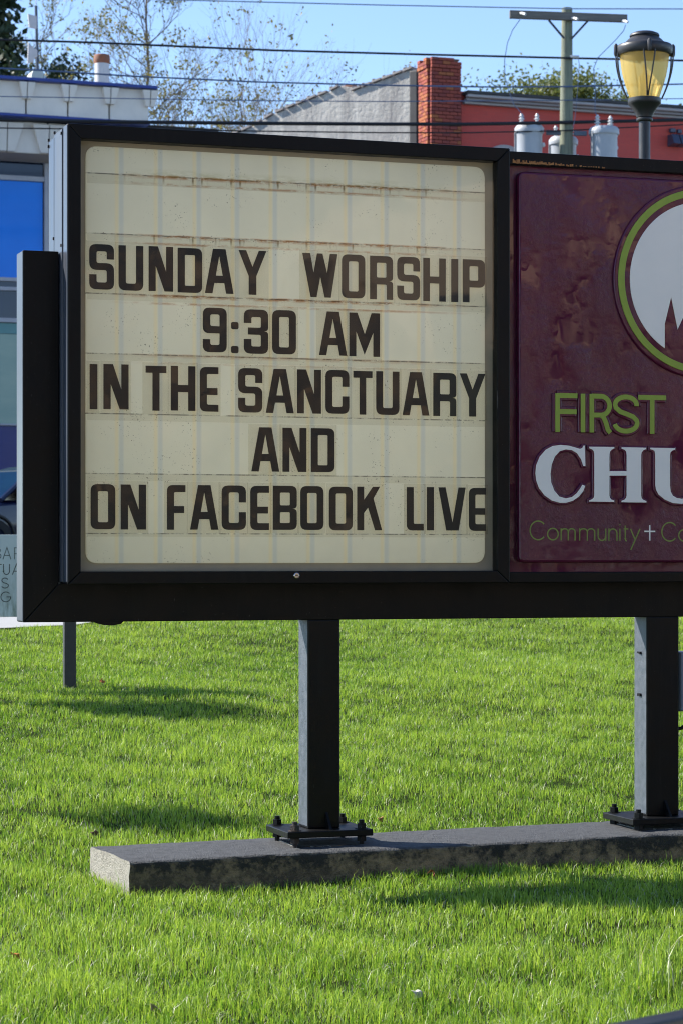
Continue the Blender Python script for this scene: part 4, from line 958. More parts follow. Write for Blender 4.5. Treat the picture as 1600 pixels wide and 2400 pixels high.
# wires: each runs along the street, carried at the pole and by poles out of view
WP = Plane(1326, PY-.16, R(17))
def wire(name, label, pts, r, m, ext=True):
    p3 = []
    for px, py in pts:
        s, z = WP.pt(px, py); q = WP.world(s); p3.append(Vector((q.x, q.y, z)))
    if ext:
        for side in (-1, 1):
            s_end = -32.0 if side < 0 else 34.0; q = WP.world(s_end); e = p3[0] if side < 0 else p3[-1]
            rise = .55; end = Vector((q.x, q.y, e.z+rise*.6)); seq = []
            for k in range(1, 7):
                tt_ = k/6; pnt = e.lerp(end, tt_); pnt.z -= .35*math.sin(math.pi*tt_)*.4; seq.append(pnt)
            p3 = seq[::-1]+p3 if side < 0 else p3+seq
    return tag(MB().tube(p3, r, 5).build(name, m), label, 'wire', 'overhead wires')
cable = mat('black_cable', (.012,.013,.017), (.02,.02,.025), scale=2, rough=.6); bluew = mat('bare_conductor', (.10,.15,.28), (.08,.12,.22), scale=2, rough=.5); faint = mat('weathered_aluminium_wire', (.28,.36,.5), scale=2, rough=.5)
wire('overhead_wire', 'pale thin wire level with the top of the wooden pole', [(0,-14),(380,-1),(900,12),(1326,20.5),(1600,21)], .012, faint)
wire('overhead_wire', 'dark wire crossing the pole below its crossarm braces', [(0,93),(200,99),(640,118),(1000,128),(1326,136),(1600,142)], .021, cable)
wire('overhead_wire', 'thin blue-grey wire passing the pole above the red building roof', [(0,160),(100,165),(300,178),(600,192),(900,200),(1150,204),(1326,203),(1600,197)], .016, bluew)
wire('overhead_wire', 'faint thin wire grazing the roofline of the red building', [(0,226),(300,231),(600,236),(900,238),(1326,235),(1600,231)], .009, bluew)
wire('overhead_cable', 'thick black cable just above the top edge of the sign', [(0,281),(300,286),(600,289),(900,291),(1100,291),(1326,287),(1600,281)], .036, cable)
wire('overhead_wire', 'thin dark cable slung under the thick black cable', [(0,300),(500,306),(900,311),(1100,311),(1326,306),(1600,292)], .013, cable)
for s_, lab in ((-32.0, 'wooden utility pole further along the street beyond the white building'), (34.0, 'wooden utility pole further along the street beyond the red building')):
    q = WP.world(s_); build_pole('utility_pole', lab, q.x, q.y+.16, False)
def lead(label, pts, r=.008):
    p = [at(x, y, PY-.2) for x, y in pts]
    tag(MB().tube(p, r, 5).build('transformer_lead', bluew), label, 'wire', 'leads down to the transformers')
lead('thin lead curving from the crossarm end to the left transformer', [(1217,46),(1200,70),(1188,100),(1181,140),(1182,180),(1190,210),(1203,245),(1218,262),(1228,280)])
lead('thin lead falling from the wire clamp behind the pole', [(1354,138),(1356,150),(1355,170),(1353,200),(1350,240),(1347,270),(1342,300)], .006)
lead('thin wavy lead from the crossarm tip to the right transformer', [(1465,58),(1460,72),(1440,95),(1420,115),(1400,135),(1390,160),(1391,185),(1394,215),(1393,260),(1404,290)])

# ------------------------------------------------------------------ street lamp
LY = 19.0; lp = at(1509, HY, LY); lg = gz(lp.x, lp.y); k = LY/F
lamp = thing('street_lamp', 'black post street lamp with amber acorn globe behind the purple panel', 'street lamp', (lp.x, lp.y, lg))
lz = lambda py: CZ+(HY-py)*k-lg
lblack = mat('lamp_black', (.022,.022,.026), (.03,.03,.034), scale=12, rough=.36, rough2=.5, spec=.6)
MB().lathe([(.062,-.1), (.062,.25), (.055,.3), (.047,.4), (13.6*k, lz(600)), (13.4*k, lz(284))], n=20).build('pole', lblack, lamp, smooth=True)
MB().lathe([(r*k, lz(y)) for r, y in ((13,286),(18,284),(19.5,281),(19,278),(17,276.5),(19,275),(20,270),(24,261),(30,252),(36,246),(38.5,243),(39,238),(39,231.5),(34,231),(8,230.8))], n=28).build('collar', lblack, lamp, smooth=True)
MB().lathe([(r*k, lz(y)) for r, y in ((57,131),(62,130),(65,125),(66,116),(65.5,110),(63,107),(55,104.5),(47,101),(42,95.5),(36,90.5),(33.5,88.5),(31,87.5),(31,86.5),(35,85.5),(35,83),(33,80),(24,76),(12,73.5),(2,72.5))], n=32).build('cap', lblack, lamp, smooth=True)
gg, nt, bs, N, L, M, mix, band, noise, ramp, scaled = new_nodes('amber_globe')
bs.inputs['Base Color'].default_value = (.95,.70,.28,1); bs.inputs['Roughness'].default_value = .18
tl = N('BsdfTranslucent'); tl.inputs[0].default_value = (1.0,.80,.36,1); tr = N('BsdfTransparent'); tr.inputs[0].default_value = (1.0,.88,.55,1)
m1 = N('MixShader'); m1.inputs[0].default_value = .72; L(bs.outputs[0], m1.inputs[1]); L(tl.outputs[0], m1.inputs[2])
m2 = N('MixShader'); m2.inputs[0].default_value = .40; L(m1.outputs[0], m2.inputs[1]); L(tr.outputs[0], m2.inputs[2]); L(m2.outputs[0], nt.nodes['Material Output'].inputs[0])
MB().lathe([(r*k, lz(y)) for r, y in ((34,231.5),(37,222),(42,207),(47,192),(51.5,175),(55,155),(57,138),(58,126))], n=32, caps=False).build('globe', gg, lamp, smooth=True)
MB().lathe([(r*k, lz(y)) for r, y in ((12,231),(14,228),(14,180),(10,176),(4,172),(4,160),(6,158),(3,152))], n=16).build('refractor', mat('frosted_white', (.85,.82,.70), scale=5, rough=.3), lamp, smooth=True)
for q in range(4):
    ang = R(-90+90*q+3)
    st = MB()
    for sg in (-1, 1):
        pts = []
        for tq in np.linspace(0, 1, 9):
            y = 127+(231-127)*tq; rr = 66.5+2*math.sin(tq*2.2)-27*tq**1.8-.5*tq; da = sg*(.18*(1-tq)+.025)
            pts.append((rr*k*math.cos(ang+da), rr*k*math.sin(ang+da), lz(y)))
        st.tube(pts, .0062, 6)
    for sg in (0,): st.lathe([(.010, lz(133)), (.017, lz(128)), (.017, lz(108)), (.006, lz(103))], 67.5*k*math.cos(ang), 67.5*k*math.sin(ang), 8)
    st.build('cage_strap', lblack, lamp, smooth=True)

# ------------------------------------------------------------------ parked car
cp = at(22, HY, 43.0); cgz = gz(cp.x, cp.y)+.016
car = thing('parked_car', 'dark blue car parked in front of the white commercial building', 'car', (cp.x+.35, cp.y+.75, cgz), R(180+42))
paint = mat('dark_blue_car_paint', (.004,.008,.035), (.005,.010,.042), scale=3, rough=.22, coat=.3, spec=.4)
def loft(secs):                                        # (x, [(y, z) half section])
    b = MB(); n = len(secs[0][1])
    for x, pr in secs:
        for y, z in pr: b.v.append((x, y, z))
        for y, z in reversed(pr): b.v.append((x, -y, z))
    m = 2*n
    for i in range(len(secs)-1):
        for q in range(m): b.f.append((i*m+q, (i+1)*m+q, (i+1)*m+(q+1) % m, i*m+(q+1) % m))
    b.f.append(tuple(range(m))); b.f.append(tuple(range(len(secs)*m-1, (len(secs)-1)*m-1, -1))); return b
# x forward; half sections from sill to hood / belt line
def sec(x, wd_, zl, zb2, zt_): return (x, [(wd_*.92, zl), (wd_, zl+.15), (wd_*1.0, (zl+zb2)/2+.05), (wd_*.97, zb2), (wd_*.75, zt_), (.0+.2, zt_+.015)])
body = loft([sec(-2.3,.72,.42,.80,.95), sec(-2.2,.86,.30,.95,1.05), sec(-1.5,.91,.27,1.0,1.06), sec(0,.92,.26,1.0,1.05), sec(.9,.92,.26,.98,1.03), sec(1.6,.90,.27,.92,.99), sec(2.15,.80,.30,.78,.86), sec(2.33,.60,.40,.66,.72)])
body.build('body', paint, car, smooth=True, bevel=.03)
gh = loft([(x, [(a, 1.0), (a*.99, 1.02), (c*.99, zt2), (c*.6, zt2+.03)]) for x, a, c, zt2 in ((-2.0,.84,.60,1.32),(-1.5,.86,.66,1.62),(-.4,.87,.68,1.68),(.25,.87,.67,1.63),(.55,.87,.66,1.55))])
gh.build('roof', paint, car, smooth=True)
cg = mat('car_glass', (.01,.03,.045), (.008,.02,.035), scale=2, rough=.05, spec=.4)
wsh = MB(); wsh.add([(.56,.62,1.56),(.56,-.62,1.56),(1.28,-.76,1.03),(1.28,.76,1.03),(.50,.62,1.50),(.50,-.62,1.50),(1.20,-.76,1.01),(1.20,.76,1.01)], [(0,3,2,1),(4,5,6,7),(0,1,5,4),(1,2,6,5),(2,3,7,6),(3,0,4,7)]); wsh.build('windshield', cg, car)
for sg in (-1, 1):
    for (x0, x1, x2, x3) in ((-.35,.62,.40,-.33), (-1.35,-.42,-.40,-1.2)):
        b = MB(); pts = [(x0, .905, 1.05), (x1, .905, 1.05), (x2, .71, 1.53), (x3, .715, 1.56)]
        b.add([(x, sg*y, z) for x, y, z in pts]+[(x, sg*(y-.04), z) for x, y, z in pts], [(0,1,2,3),(7,6,5,4),(0,4,5,1),(1,5,6,2),(2,6,7,3),(3,7,4,0)]); b.build('side_window', cg, car)
    MB().tube([(.62, sg*.90, 1.03), (1.22, sg*.83, 1.02)] if False else [(.55, sg*.67, 1.58), (.95, sg*.80, 1.28), (1.30, sg*.86, 1.03)], .045, 6).build('pillar', paint, car)
    m_ = MB(); m_.lathe([(.02,-.13),(.085,-.10),(.10,0),(.085,.10),(.02,.13)], 0, 0, 10); mo = m_.build('mirror', mat('mirror_black', (.012,.012,.014), scale=4, rough=.2), car, smooth=True); mo.location = (.80, sg*1.03, 1.10); mo.rotation_euler = (R(90), 0, 0)
    MB().box(-.25, -.05, sg*.925-.012, sg*.925+.012, .86, .89).build('door_handle', chrome, car, bevel=.008)
    hl = MB().box(2.02, 2.26, sg*.62-.15, sg*.62+.15, .66, .80).build('headlight', mat('headlight_glass', (.6,.62,.65), scale=3, rough=.1), car, bevel=.04)
    for x in (1.45, -1.35):
        wh = MB(); wh.lathe([(.20,-.11),(.31,-.11),(.345,-.09),(.35,0),(.345,.09),(.31,.11),(.20,.11)], 0, 0, 24, caps=False); to = wh.build('wheel', mat('tyre', (.018,.018,.018), scale=9, rough=.85), car, smooth=True); to.location = (x, sg*.83, .35); to.rotation_euler = (R(90), 0, 0)
        ri = MB().lathe([(.21,-.06),(.21,.06),(.08,.075),(.02,.07)], 0, 0, 12).build('rim', alu, to, smooth=True)
        ar = MB(); ar.tube([(x+.40*math.cos(R(a)), sg*.925, .36+.40*math.sin(R(a))) for a in range(0, 181, 15)], .03, 6); ar.build('wheel_arch', mat('arch_black', (.012,.012,.013), scale=5, rough=.6), car)
MB().tube([(-1.4,.68,1.70),(-.4,.70,1.74),(.3,.69,1.70)], .02, 6).build('roof_rail', chrome, car)

# ------------------------------------------------------------------ low handrail by the path near the camera
hr = thing('handrail', 'black square-section handrail crossing the bottom corner of the lawn', 'handrail', (0, 0, 0))
A_, B_ = at(1330, 2428, 4.3), at(1900, 2312, 4.75)
hr.location = (A_.x, A_.y, gz(A_.x, A_.y)); o_ = hr.location.copy()
rail_m = mat('rail_black', (.012,.013,.017), (.018,.02,.025), scale=8, rough=.35, rough2=.5, spec=.6)
dv = (B_-A_); sd = Vector((-dv.y, dv.x, 0)).normalized()*.028; up = Vector((0, 0, .05))
b = MB(); q = [A_-dv*.05-o_, B_+dv*.4-o_]
b.add([q[0]-sd-up, q[0]+sd-up, q[0]+sd, q[0]-sd, q[1]-sd-up, q[1]+sd-up, q[1]+sd, q[1]-sd], [(3,2,1,0),(4,5,6,7),(0,1,5,4),(1,2,6,5),(2,3,7,6),(3,0,4,7)]); b.build('top_rail', rail_m, hr, bevel=.006)
for f_ in (0.02, 1.3):
    p = A_+dv*f_-o_; g_ = gz(p.x+o_.x, p.y+o_.y)-o_.z
    MB().box(p.x-.02, p.x+.02, p.y-.02, p.y+.02, g_-.1, p.z-.051).build('post', rail_m, hr, bevel=.004)
# ------------------------------------------------------------------ trees
bark = mat('grey_bark', (.20,.175,.15), (.13,.115,.10), scale=6, rough=.95, bump=.3)
def leaf_mat(name, c1, c2, trans=.35):
    m, nt, bs, N, L, M, mix, band, noise, ramp, scaled = new_nodes(name)
    at_ = N('Attribute'); at_.attribute_name = 'tint'
    col = mix(at_.outputs['Fac'], c1, c2); L(col, bs.inputs['Base Color']); bs.inputs['Roughness'].default_value = .55
    tl = N('BsdfTranslucent'); L(mix(.5, col, mix(at_.outputs['Fac'], tuple(min(1, x*1.6) for x in c1), tuple(min(1, x*1.6) for x in c2))), tl.inputs[0])
    ms = N('MixShader'); ms.inputs[0].default_value = trans; L(bs.outputs[0], ms.inputs[1]); L(tl.outputs[0], ms.inputs[2]); L(ms.outputs[0], nt.nodes['Material Output'].inputs[0]); return m
autumn = leaf_mat('sparse_olive_leaves', (.24,.21,.05), (.10,.12,.03)); dkgreen = leaf_mat('dark_evergreen_leaves', (.018,.036,.016), (.035,.06,.025), .2)
ygreen = leaf_mat('yellow_green_leaves', (.15,.17,.035), (.08,.11,.03)); brown = leaf_mat('russet_leaves', (.52,.30,.13), (.36,.22,.10), .3)
def quads(name, P, A, Bv, tint, m, parent):
    """diamond leaves: centres P, half axes A and Bv"""
    n = len(P); v = np.stack([P-A, P+Bv*.55-A*.1, P+A, P-Bv*.55-A*.1], 1).reshape(-1, 3)
    me = bpy.data.meshes.new(name); me.vertices.add(n*4); me.vertices.foreach_set('co', v.ravel()); me.loops.add(n*4); me.loops.foreach_set('vertex_index', np.arange(n*4))
    me.polygons.add(n); me.polygons.foreach_set('loop_start', np.arange(n)*4); me.polygons.foreach_set('loop_total', np.full(n, 4)); me.update()
    at_ = me.attributes.new('tint', 'FLOAT', 'POINT'); at_.data.foreach_set('value', np.repeat(tint, 4)); me.validate()
    return obj(name, me, m, parent)
def rand_dirs(g, n):
    v = g.normal(size=(n, 3)); return v/np.linalg.norm(v, axis=1, keepdims=True)
def leaves_at(name, pts, size, spread, per, m, parent, seed):
    g = np.random.default_rng(seed); P = np.repeat(np.array(pts, float), per, 0); n = len(P)
    if n == 0: return
    P = P+g.normal(size=(n, 3))*spread; A = rand_dirs(g, n); Bv = np.cross(A, rand_dirs(g, n)); Bv /= np.linalg.norm(Bv, axis=1, keepdims=True)
    sz = size*g.uniform(.6, 1.3, (n, 1)); tint = np.clip(np.repeat(g.uniform(0, 1, len(pts)), per)*.7+g.uniform(0, .3, n), 0, 1)
    return quads(name, P, A*sz, Bv*sz, tint, m, parent)
def bare_tree(name, label, base, height, seed, lm, leaf_size, leaf_keep, lean=.0, spread=.55, depth=6, trunk_r=.16, per=5, split=3, lspread=None, group=None, first=.28, leader=False):
    root = thing(name, label, 'tree', base, 0, group); ra = random.Random(seed); tips = []; bt, bb = MB(), MB()
    def grow_(p, dr, ln, r, lv):
        pts = [p]; d = dr.copy()
        for _ in range(4):
            d = (d+Vector((ra.gauss(0, .10), ra.gauss(0, .10), ra.gauss(.03, .05)))).normalized(); pts.append(pts[-1]+d*ln/4)
        (bt if lv == 0 else bb).tube(pts, r, 6 if lv < 2 else 4 if lv < 4 else 3, r2=r*.68, caps=lv < 2)
        if lv >= depth-2: tips.extend([pts[2], pts[4]])
        if lv >= depth: return
        for k in range(split if lv else split+2):
            j = ra.choice((2, 3, 4)) if k else 4
            ax = Vector((ra.gauss(0, 1), ra.gauss(0, 1), ra.gauss(0, .4))).normalized()
            nd = (d+ax*spread*ra.uniform(.6, 1.25)+Vector((0, 0, .12))).normalized()
            grow_(pts[j], nd, ln*ra.uniform(.62, .86), r*ra.uniform(.5, .66), lv+1)
    if leader:                                          # one central stem with side branches all the way up
        stem = [Vector((0, 0, -.2))]; ns_ = 26
        for k in range(ns_): stem.append(stem[-1]+Vector((lean*.6+ra.gauss(0, .05), ra.gauss(0, .05), 1)).normalized()*height/ns_)
        bt.tube(stem, [trunk_r*(1-.93*k/ns_) for k in range(ns_+1)], 7)
        for k in range(8, ns_+1):
            for _ in range(3 if k > 11 else 2):
                a = ra.uniform(0, 6.283); f_ = 1-(k-8)/(ns_-4)
                dr_ = Vector((math.cos(a)*spread, math.sin(a)*spread, ra.uniform(.35, .9))).normalized()
                grow_(stem[k], dr_, height*(.036+.062*f_)*ra.uniform(.7, 1.25), trunk_r*(.09+.15*f_), 2)
    else: grow_(Vector((0, 0, -.2)), Vector((lean, 0, 1)).normalized(), height*first, trunk_r, 0)
    bt.build('trunk', bark, root, smooth=True); bb.build('branches', bark, root)
    keep = [t_ for t_ in tips if ra.random() < leaf_keep]
    leaves_at('crown', keep, leaf_size, lspread or leaf_size*2.0, per, lm, root, seed)
    return root
def tbase(px, Y): p = at(px, HY, Y); return (p.x, p.y, gz(p.x, p.y))
bare_tree('autumn_tree', 'nearly bare autumn tree with a few olive leaves behind the white building', tbase(338, 74), 19.5, 4, autumn, .055, .07, depth=6, trunk_r=.15, per=10, spread=.85, leader=True, split=3)
bare_tree('autumn_tree', 'bare grey branched tree rising beside the stucco gable wall', tbase(545, 70), 17.3, 9, autumn, .055, .06, lean=-.01, depth=7, trunk_r=.11, per=9, spread=.60)
bare_tree('autumn_tree', 'low twiggy tree with yellowing leaves just left of the stucco gable wall', tbase(660, 78), 14.8, 15, ygreen, .055, .3, depth=6, trunk_r=.10, per=10, spread=.55)
bare_tree('autumn_tree', 'thin bare tree standing between the antenna mast and the roof vent', tbase(165, 82), 17.5, 23, autumn, .05, .12, lean=-.08, depth=5, trunk_r=.16, per=7, spread=.62, leader=True)
def leafy(name, label, base, trunk_h, clumps, lm, size, per, seed, group=None, cr=.55, trunk_r=.18):
    root = thing(name, label, 'tree', base, 0, group); ra = random.Random(seed)
    b = MB(); b.tube([(0,0,-.2), (.05,.02,trunk_h*.5), (0,0,trunk_h)], trunk_r, 8, r2=trunk_r*.5)
    for c in clumps[::max(1, len(clumps)//40)]: b.tube([(0, 0, trunk_h*ra.uniform(.5, .95)), (c[0]*.5, c[1]*.5, (trunk_h*.8+c[2])/2), c], trunk_r*.28, 4, r2=.01)
    b.build('trunk', bark, root); leaves_at('crown', clumps, size, cr, per, lm, root, seed); return root
ra = random.Random(31)
def evergreen_clumps(h, rad, n, z0):
    out = []
    while len(out) < n:
        z = ra.uniform(z0, h); rr = rad*(1-(z-z0)/(h-z0)*.75)*ra.uniform(.35, 1.12); a = ra.uniform(0, 6.283)
        if (math.sin(a*3+z*1.3)+math.sin(z*2.7+a)) < -1.0: continue
        out.append((rr*math.cos(a), rr*math.sin(a), z))
    return out
e0 = tbase(-60, 78)
leafy('evergreen_tree', 'dense dark green evergreen tree behind the white building roof', e0, 15, evergreen_clumps(24, 1.95, 520, 4), dkgreen, .15, 46, 33, cr=.34, trunk_r=.3)
e1 = tbase(105, 76)
leafy('evergreen_tree', 'low dark bushy evergreen below the antenna plates', e1, 12, [(ra.gauss(-.1, .75), ra.gauss(0, .7), ra.uniform(12.2, 15.5)-abs(ra.gauss(0, .6))) for _ in range(150)], dkgreen, .085, 60, 35, cr=.28, trunk_r=.2)
for px, Y, h, rx, seed, lab in ((1300, 88, 17.2, 1.7, 41, 'leafy yellow-green tree showing over the red building roof beside the pole'), (1435, 90, 16.7, 1.3, 43, 'small yellow-green tree top behind the roof gutter left of the lamp'), (1545, 92, 16.3, 1.1, 45, 'yellow-green tree top peeping over the roof gutter right of the lamp globe')):
    cl = [(ra.gauss(0, rx*.55), ra.gauss(0, rx*.5), h-abs(ra.gauss(0, .9))-.22*rx*abs(ra.gauss(0, 1))) for _ in range(190)]
    leafy('background_tree', lab, tbase(px, Y), h*.8, cl, ygreen, .075, 60, seed, cr=.30)
# sunlit trees behind the photographer, seen only as reflections in the glass
for x, y, h, seed in ((10.5, -5.0, 9, 51), (13.6, -8.0, 10, 52), (8.0, -8.5, 8.5, 53), (13.0, -1.5, 8, 54)):
    bare_tree('russet_tree', ('tall', 'broad', 'slender', 'bushy', 'low')[seed-51]+' sunlit tree standing on the lawn behind the photographer', (x, y, gz(x, y)), h, seed, brown if seed < 54 else dkgreen, .17, .6, depth=5, trunk_r=.2, per=8, spread=.62, lspread=.35, first=.18)
rb_ = random.Random(77)
for i, (x, y, h, rad) in enumerate(((9, -15, 13, 3.6), (13.2, -17, 14, 3.4), (4, -20, 15, 4), (-1, -16, 13, 3.8), (8, -22, 16, 4))):
    cl = []
    while len(cl) < 210:
        v = Vector((rb_.uniform(-1, 1), rb_.uniform(-1, 1), rb_.uniform(-1, 1)))
        if v.length < 1: cl.append((v.x*rad, v.y*rad, h*.52+v.z*h*.48))
    leafy('oak_tree', 'dense dark oak in the tree belt behind the photographer', (x, y, gz(x, y)), h*.6, cl, dkgreen, .26, 42, 80+i, 'oaks behind the photographer', cr=.55, trunk_r=.28)
# tan brick church hall beside the added paving: its sunlit flank is what the glossy panels mirror
hall = thing('church_hall', 'tan brick church hall beside the added paving behind the photographer', 'building', (17.2, -11, gz(17.2, -11)))
tanb = mat('tan_brick', (.60,.43,.28), (.48,.34,.22), scale=2.5, rough=.9, bump=.2, bscale=30)
MB().box(0, 11, -13, 12.5, -.3, 7.6).build('wall', tanb, hall)
rfh = MB(); rfh.add([(-.5,-13.4,7.5),(11.5,-13.4,7.5),(11.5,12.9,7.5),(-.5,12.9,7.5),(5.5,-13.4,11.5),(5.5,12.9,11.5)], [(0,1,4),(2,3,5),(0,4,5,3),(1,2,5,4),(0,3,2,1)]); rfh.build('roof', mat('hall_slate', (.07,.07,.075), (.10,.10,.10), scale=4, rough=.85), hall)
for k in range(6):
    yw = -11+k*4.2; wv = MB().box(-.06, -.004, yw, yw+1.3, 1.2, 5.4).build('window', gdark, hall); MB().box(-.14, -.065, yw-.1, yw+1.4, 1.02, 1.19).build('sill', lint, wv)
# two young clipped trees outside the left edge: their crowns shade patches of the lawn
def young_tree(label, shadow_px, shadow_py, hgt, rad, seed, n):
    g0 = ground_at(shadow_px, shadow_py); hh_ = hgt/math.tan(SUN_EL)
    x, y = g0.x+SUN_AZ.x*hh_, g0.y+SUN_AZ.y*hh_; g1 = gz(x, y); z = g0.z+hgt-g1
    rr = random.Random(seed); cl = []
    while len(cl) < n:
        v = Vector((rr.uniform(-1, 1), rr.uniform(-1, 1), rr.uniform(-1, 1)))
        if v.length < 1: cl.append((v.x*rad, v.y*rad, z+v.z*rad*.8))
    leafy('young_tree', label, (x, y, g1), z, cl, ygreen, .045, 40, seed, 'young lawn trees', cr=.13, trunk_r=.03)
young_tree('young tree with a round clipped crown on the lawn left of the grey directory sign', 380, 1668, 2.6, .46, 61, 40)
young_tree('smaller young tree with a thin crown on the lawn left of the concrete footing', 425, 1922, 2.6, .24, 62, 16)

# ------------------------------------------------------------------ grass
grass_m, nt, bs, N, L, M, mix, band, noise, ramp, scaled = new_nodes('grass_blades')
a1 = N('Attribute'); a1.attribute_name = 'tint'; a2 = N('Attribute'); a2.attribute_name = 'dry'
col = mix(a1.outputs['Fac'], (.090,.195,.020), (.32,.46,.065)); col = mix(a2.outputs['Fac'], col, (.70,.68,.56))
L(col, bs.inputs['Base Color']); bs.inputs['Roughness'].default_value = .40; bs.inputs['Specular IOR Level'].default_value = .35
tl = N('BsdfTranslucent'); L(mix(a2.outputs['Fac'], mix(a1.outputs['Fac'], (.17,.36,.016), (.52,.70,.075)), (.45,.40,.25)), tl.inputs[0])
ms = N('MixShader'); ms.inputs[0].default_value = .42; L(bs.outputs[0], ms.inputs[1]); L(tl.outputs[0], ms.inputs[2]); L(ms.outputs[0], nt.nodes['Material Output'].inputs[0])
def blades(name, X, Y, Z, h, wdt, lean, yaw, tint, dry, parent=None):
    n = len(X); g = np.random.default_rng(5)
    base = np.stack([X, Y, Z], 1); side = np.stack([np.cos(yaw), np.sin(yaw), np.zeros(n)], 1)
    la = g.uniform(0, 2*np.pi, n); ld = np.stack([np.cos(la), np.sin(la), np.zeros(n)], 1)
    up = np.array([0, 0, 1.0]); hw_ = (wdt/2)[:, None]; hh_ = h[:, None]; le = lean[:, None]
    mid = base+up*hh_*.58+ld*hh_*le*.30; tip = base+up*hh_*(1-.25*le)+ld*hh_*le*1.0
    v = np.stack([base-side*hw_, base+side*hw_, mid+side*hw_*.85, mid-side*hw_*.85, tip], 1).reshape(-1, 3).astype(np.float32)
    me = bpy.data.meshes.new(name); me.vertices.add(n*5); me.vertices.foreach_set('co', v.ravel())
    i = np.arange(n)*5; lo = np.stack([i, i+1, i+2, i+3, i+3, i+2, i+4], 1).ravel()
    me.loops.add(n*7); me.loops.foreach_set('vertex_index', lo.astype(np.int32))
    ls = np.stack([np.arange(n)*7, np.arange(n)*7+4], 1).ravel(); me.polygons.add(n*2); me.polygons.foreach_set('loop_start', ls.astype(np.int32)); me.polygons.foreach_set('loop_total', np.tile([4, 3], n).astype(np.int32)); me.update()
    for nm, a in (('tint', tint), ('dry', dry)):
        at_ = me.attributes.new(nm, 'FLOAT', 'POINT'); at_.data.foreach_set('value', np.repeat(a, 5).astype(np.float32))
    return obj(name, me, grass_m, parent)
g = np.random.default_rng(12)
def field(X, Y, f, seed):
    q = np.random.default_rng(seed); o = np.zeros_like(X)
    for _ in range(6):
        a = q.uniform(0, 6.283); k = f*q.uniform(.6, 1.6); o += np.sin(X*np.cos(a)*k+Y*np.sin(a)*k+q.uniform(0, 6.283))
    return o/6
zones = [(6.9, 9.5, 8200), (9.5, 12.5, 6800), (12.5, 17, 5200), (17, 22, 4000), (22, 33, 2300)]
XX, YY, DD = [], [], []
for y0, y1, den in zones:
    wmax = .1404*y1*1.12+.35; n = int((y1-y0)*2*wmax*den); X = g.uniform(-wmax, wmax, n); Y = g.uniform(y0, y1, n)
    ok = np.abs(X) < .1404*Y*1.12+.35; X, Y = X[ok], Y[ok]
    XX.append(X); YY.append(Y); DD.append(np.full(len(X), (8200/den)**.5))
X = np.concatenate(XX); Y = np.concatenate(YY); DD = np.concatenate(DD)
rel = np.stack([X-S.P.x, Y-S.P.y], 1); ss = rel@np.array(S.U); dd = rel@np.array(S.N)
ok = ~((ss > fs0-.0) & (ss < f_end+.05) & (dd > dF-.004) & (dd < dB+.004)) & ~in_poly(X, Y, path_pts)
rs = (np.stack([X, Y], 1)-np.array(o_st))@np.array(N20); ok &= rs < -1.95
hp_ = ground_at(1500, 2178); hole_ = ((X-hp_.x)/.22)**2+((Y-hp_.y)/.10)**2
ok &= g.random(len(X)) < np.clip(hole_*.9, .12, 1)
ok &= g.random(len(X)) < np.clip(1.0+.42*field(X, Y, 9, 2)+.35*field(X, Y, 30, 3), .22, 1)
X, Y, DD = X[ok], Y[ok], DD[ok]; n = len(X)
f0 = field(X, Y, .55, 8); f1 = field(X, Y, 1.6, 1); f2 = field(X, Y, 9, 2); f3 = field(X, Y, 30, 3)
near_foot = ((rel[ok]@np.array(S.N)) < dF) & ((rel[ok]@np.array(S.N)) > dF-.12)
h = (.041+.009*f1+.017*f2+.014*f3)*g.uniform(.45, 1.45, n); h = np.clip(h, .014, .11); h *= 1+.45*np.clip((9.6-Y)/1.8, 0, 1); h[g.random(n) < .02] *= 1.6
wdt = g.uniform(.0017, .0033, n)*(.75+.35*DD); lean = np.clip(np.abs(g.normal(.35, .28, n))+.1*f2, .02, 1.2)
tint = np.clip(.48+.22*f0+.25*f1+.48*f2+g.normal(0, .42, n), 0, 1); dry = (g.random(n) < .06+.06*np.clip(-f2, 0, 1)).astype(float)*g.uniform(.5, 1, n)
lean[dry > 0] += .5
gr = blades('grass', X, Y, gz_np(X, Y)-.004, h, wdt, lean, g.uniform(0, 6.283, n), tint, dry)
tag(gr, 'bright green mown lawn grass around the sign footing', 'grass', kind='stuff')
# taller clump beside the handrail corner
cb = ground_at(1545, 2325)
n = 90; Xc = cb.x+g.normal(0, .06, n); Yc = cb.y+g.normal(0, .05, n)
tall = blades('grass_clump', Xc-cb.x, Yc-cb.y, gz_np(Xc, Yc)-cb.z-.01, g.uniform(.08, .30, n), g.uniform(.003, .0055, n), g.uniform(.05, .55, n), g.uniform(0, 6.283, n), g.uniform(.3, 1, n), (g.random(n) < .12)*.7)
tall.location = cb; tag(tall, 'taller tuft of uncut grass blades near the bottom corner of the lawn', 'grass clump')
arcp = [at(x, y, cb.y-.02) for x, y in ((1533,2330),(1540,2290),(1552,2255),(1568,2225),(1590,2198),(1615,2180),(1640,2172))]
arcp[0].z = gz(arcp[0].x, arcp[0].y)
bl = MB()
for i, p in enumerate(arcp):
    wv = Vector((.0, .0025, 0)) if i else Vector((0, .003, 0)); wv2 = Vector((.0016, 0, .0016)); bl.v += [tuple(p-wv-wv2-Vector(cb)), tuple(p+wv+wv2-Vector(cb))]
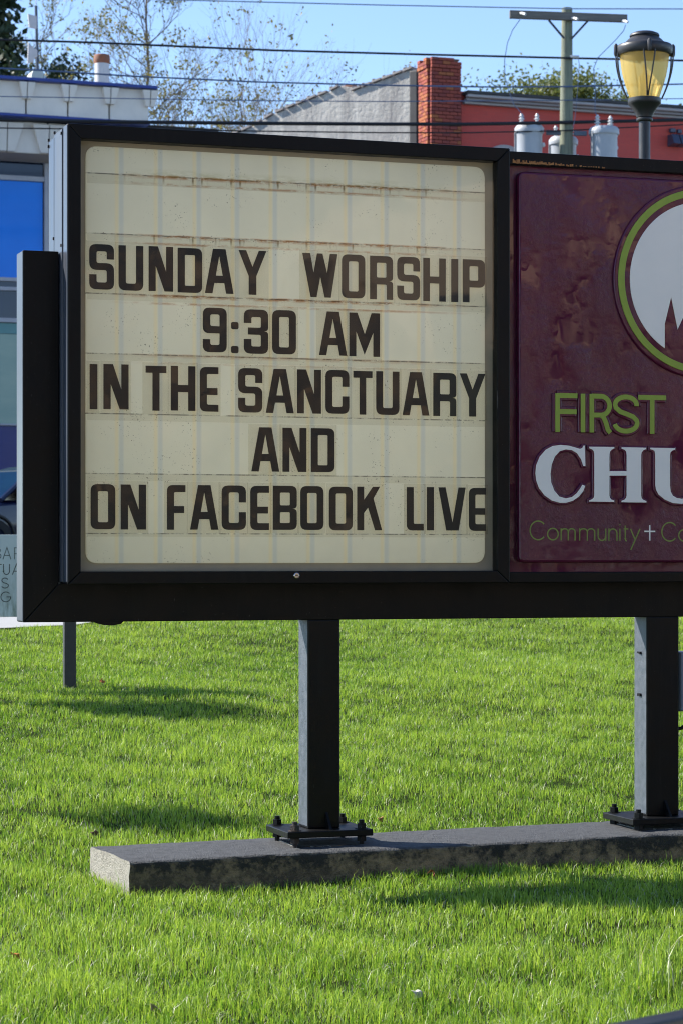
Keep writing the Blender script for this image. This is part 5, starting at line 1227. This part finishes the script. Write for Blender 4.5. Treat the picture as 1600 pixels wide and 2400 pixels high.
for i in range(len(arcp)-1): bl.f.append((2*i, 2*i+1, 2*i+3, 2*i+2))
bl.build('dry_stalk', mat('straw', (.50,.46,.30), (.42,.38,.22), scale=20, rough=.6), tall)

# ------------------------------------------------------------------ fallen leaves and a scrap of paper
def fallen(name, label, px, py, size, c, seed, cat='leaf', up=.035):
    p = ground_at(px, py); ra = random.Random(seed); nk = 11; b = MB()
    b.v.append((0, 0, .25*size)); 
    for k in range(nk):
        a = 2*math.pi*k/nk; r = size*(1.0 if k % 2 else .62)*ra.uniform(.8, 1.1); b.v.append((r*math.cos(a), r*math.sin(a)*.75, size*.45*math.cos(2*a+seed)+ra.uniform(-.1, .1)*size))
    b.f = [(0, 1+k, 1+(k+1) % nk) for k in range(nk)]
    o = b.build(name, mat('leaf_%d' % seed, c, tuple(x*.6 for x in c), scale=60, rough=.8)); o.location = (p.x, p.y, p.z+up); o.rotation_euler = (R(ra.uniform(25, 50)), R(ra.uniform(-20, 20)), ra.uniform(0, 6.28))
    sm = o.modifiers.new('solid', 'SOLIDIFY'); sm.thickness = .0008
    tag(o, label, cat, 'fallen leaves on the lawn' if cat == 'leaf' else None)
fallen('fallen_leaf', 'orange fallen leaf in the lawn left of the concrete footing', 36, 2262, .028, (.42,.11,.02), 1)
fallen('fallen_leaf', 'curled brown fallen leaf in front of the footing between the two posts', 1010, 2064, .026, (.34,.12,.04), 2)
fallen('fallen_leaf', 'small orange leaf beside the foot of the directory sign post', 240, 1607, .035, (.45,.14,.03), 3)
fallen('fallen_leaf', 'dark brown curled leaf behind the end of the concrete footing', 222, 1975, .028, (.10,.055,.03), 4, up=.05)
fallen('fallen_leaf', 'pale bleached leaf lying in the open grass in front of the footing', 362, 2388, .022, (.60,.45,.32), 5)
fallen('fallen_leaf', 'tan leaf in the grass behind the base plate of the sign post', 890, 1935, .024, (.32,.17,.07), 6)
fallen('paper_scrap', 'crumpled white scrap of paper lying in the grass', 975, 2352, .030, (.66,.63,.58), 7, cat='paper')
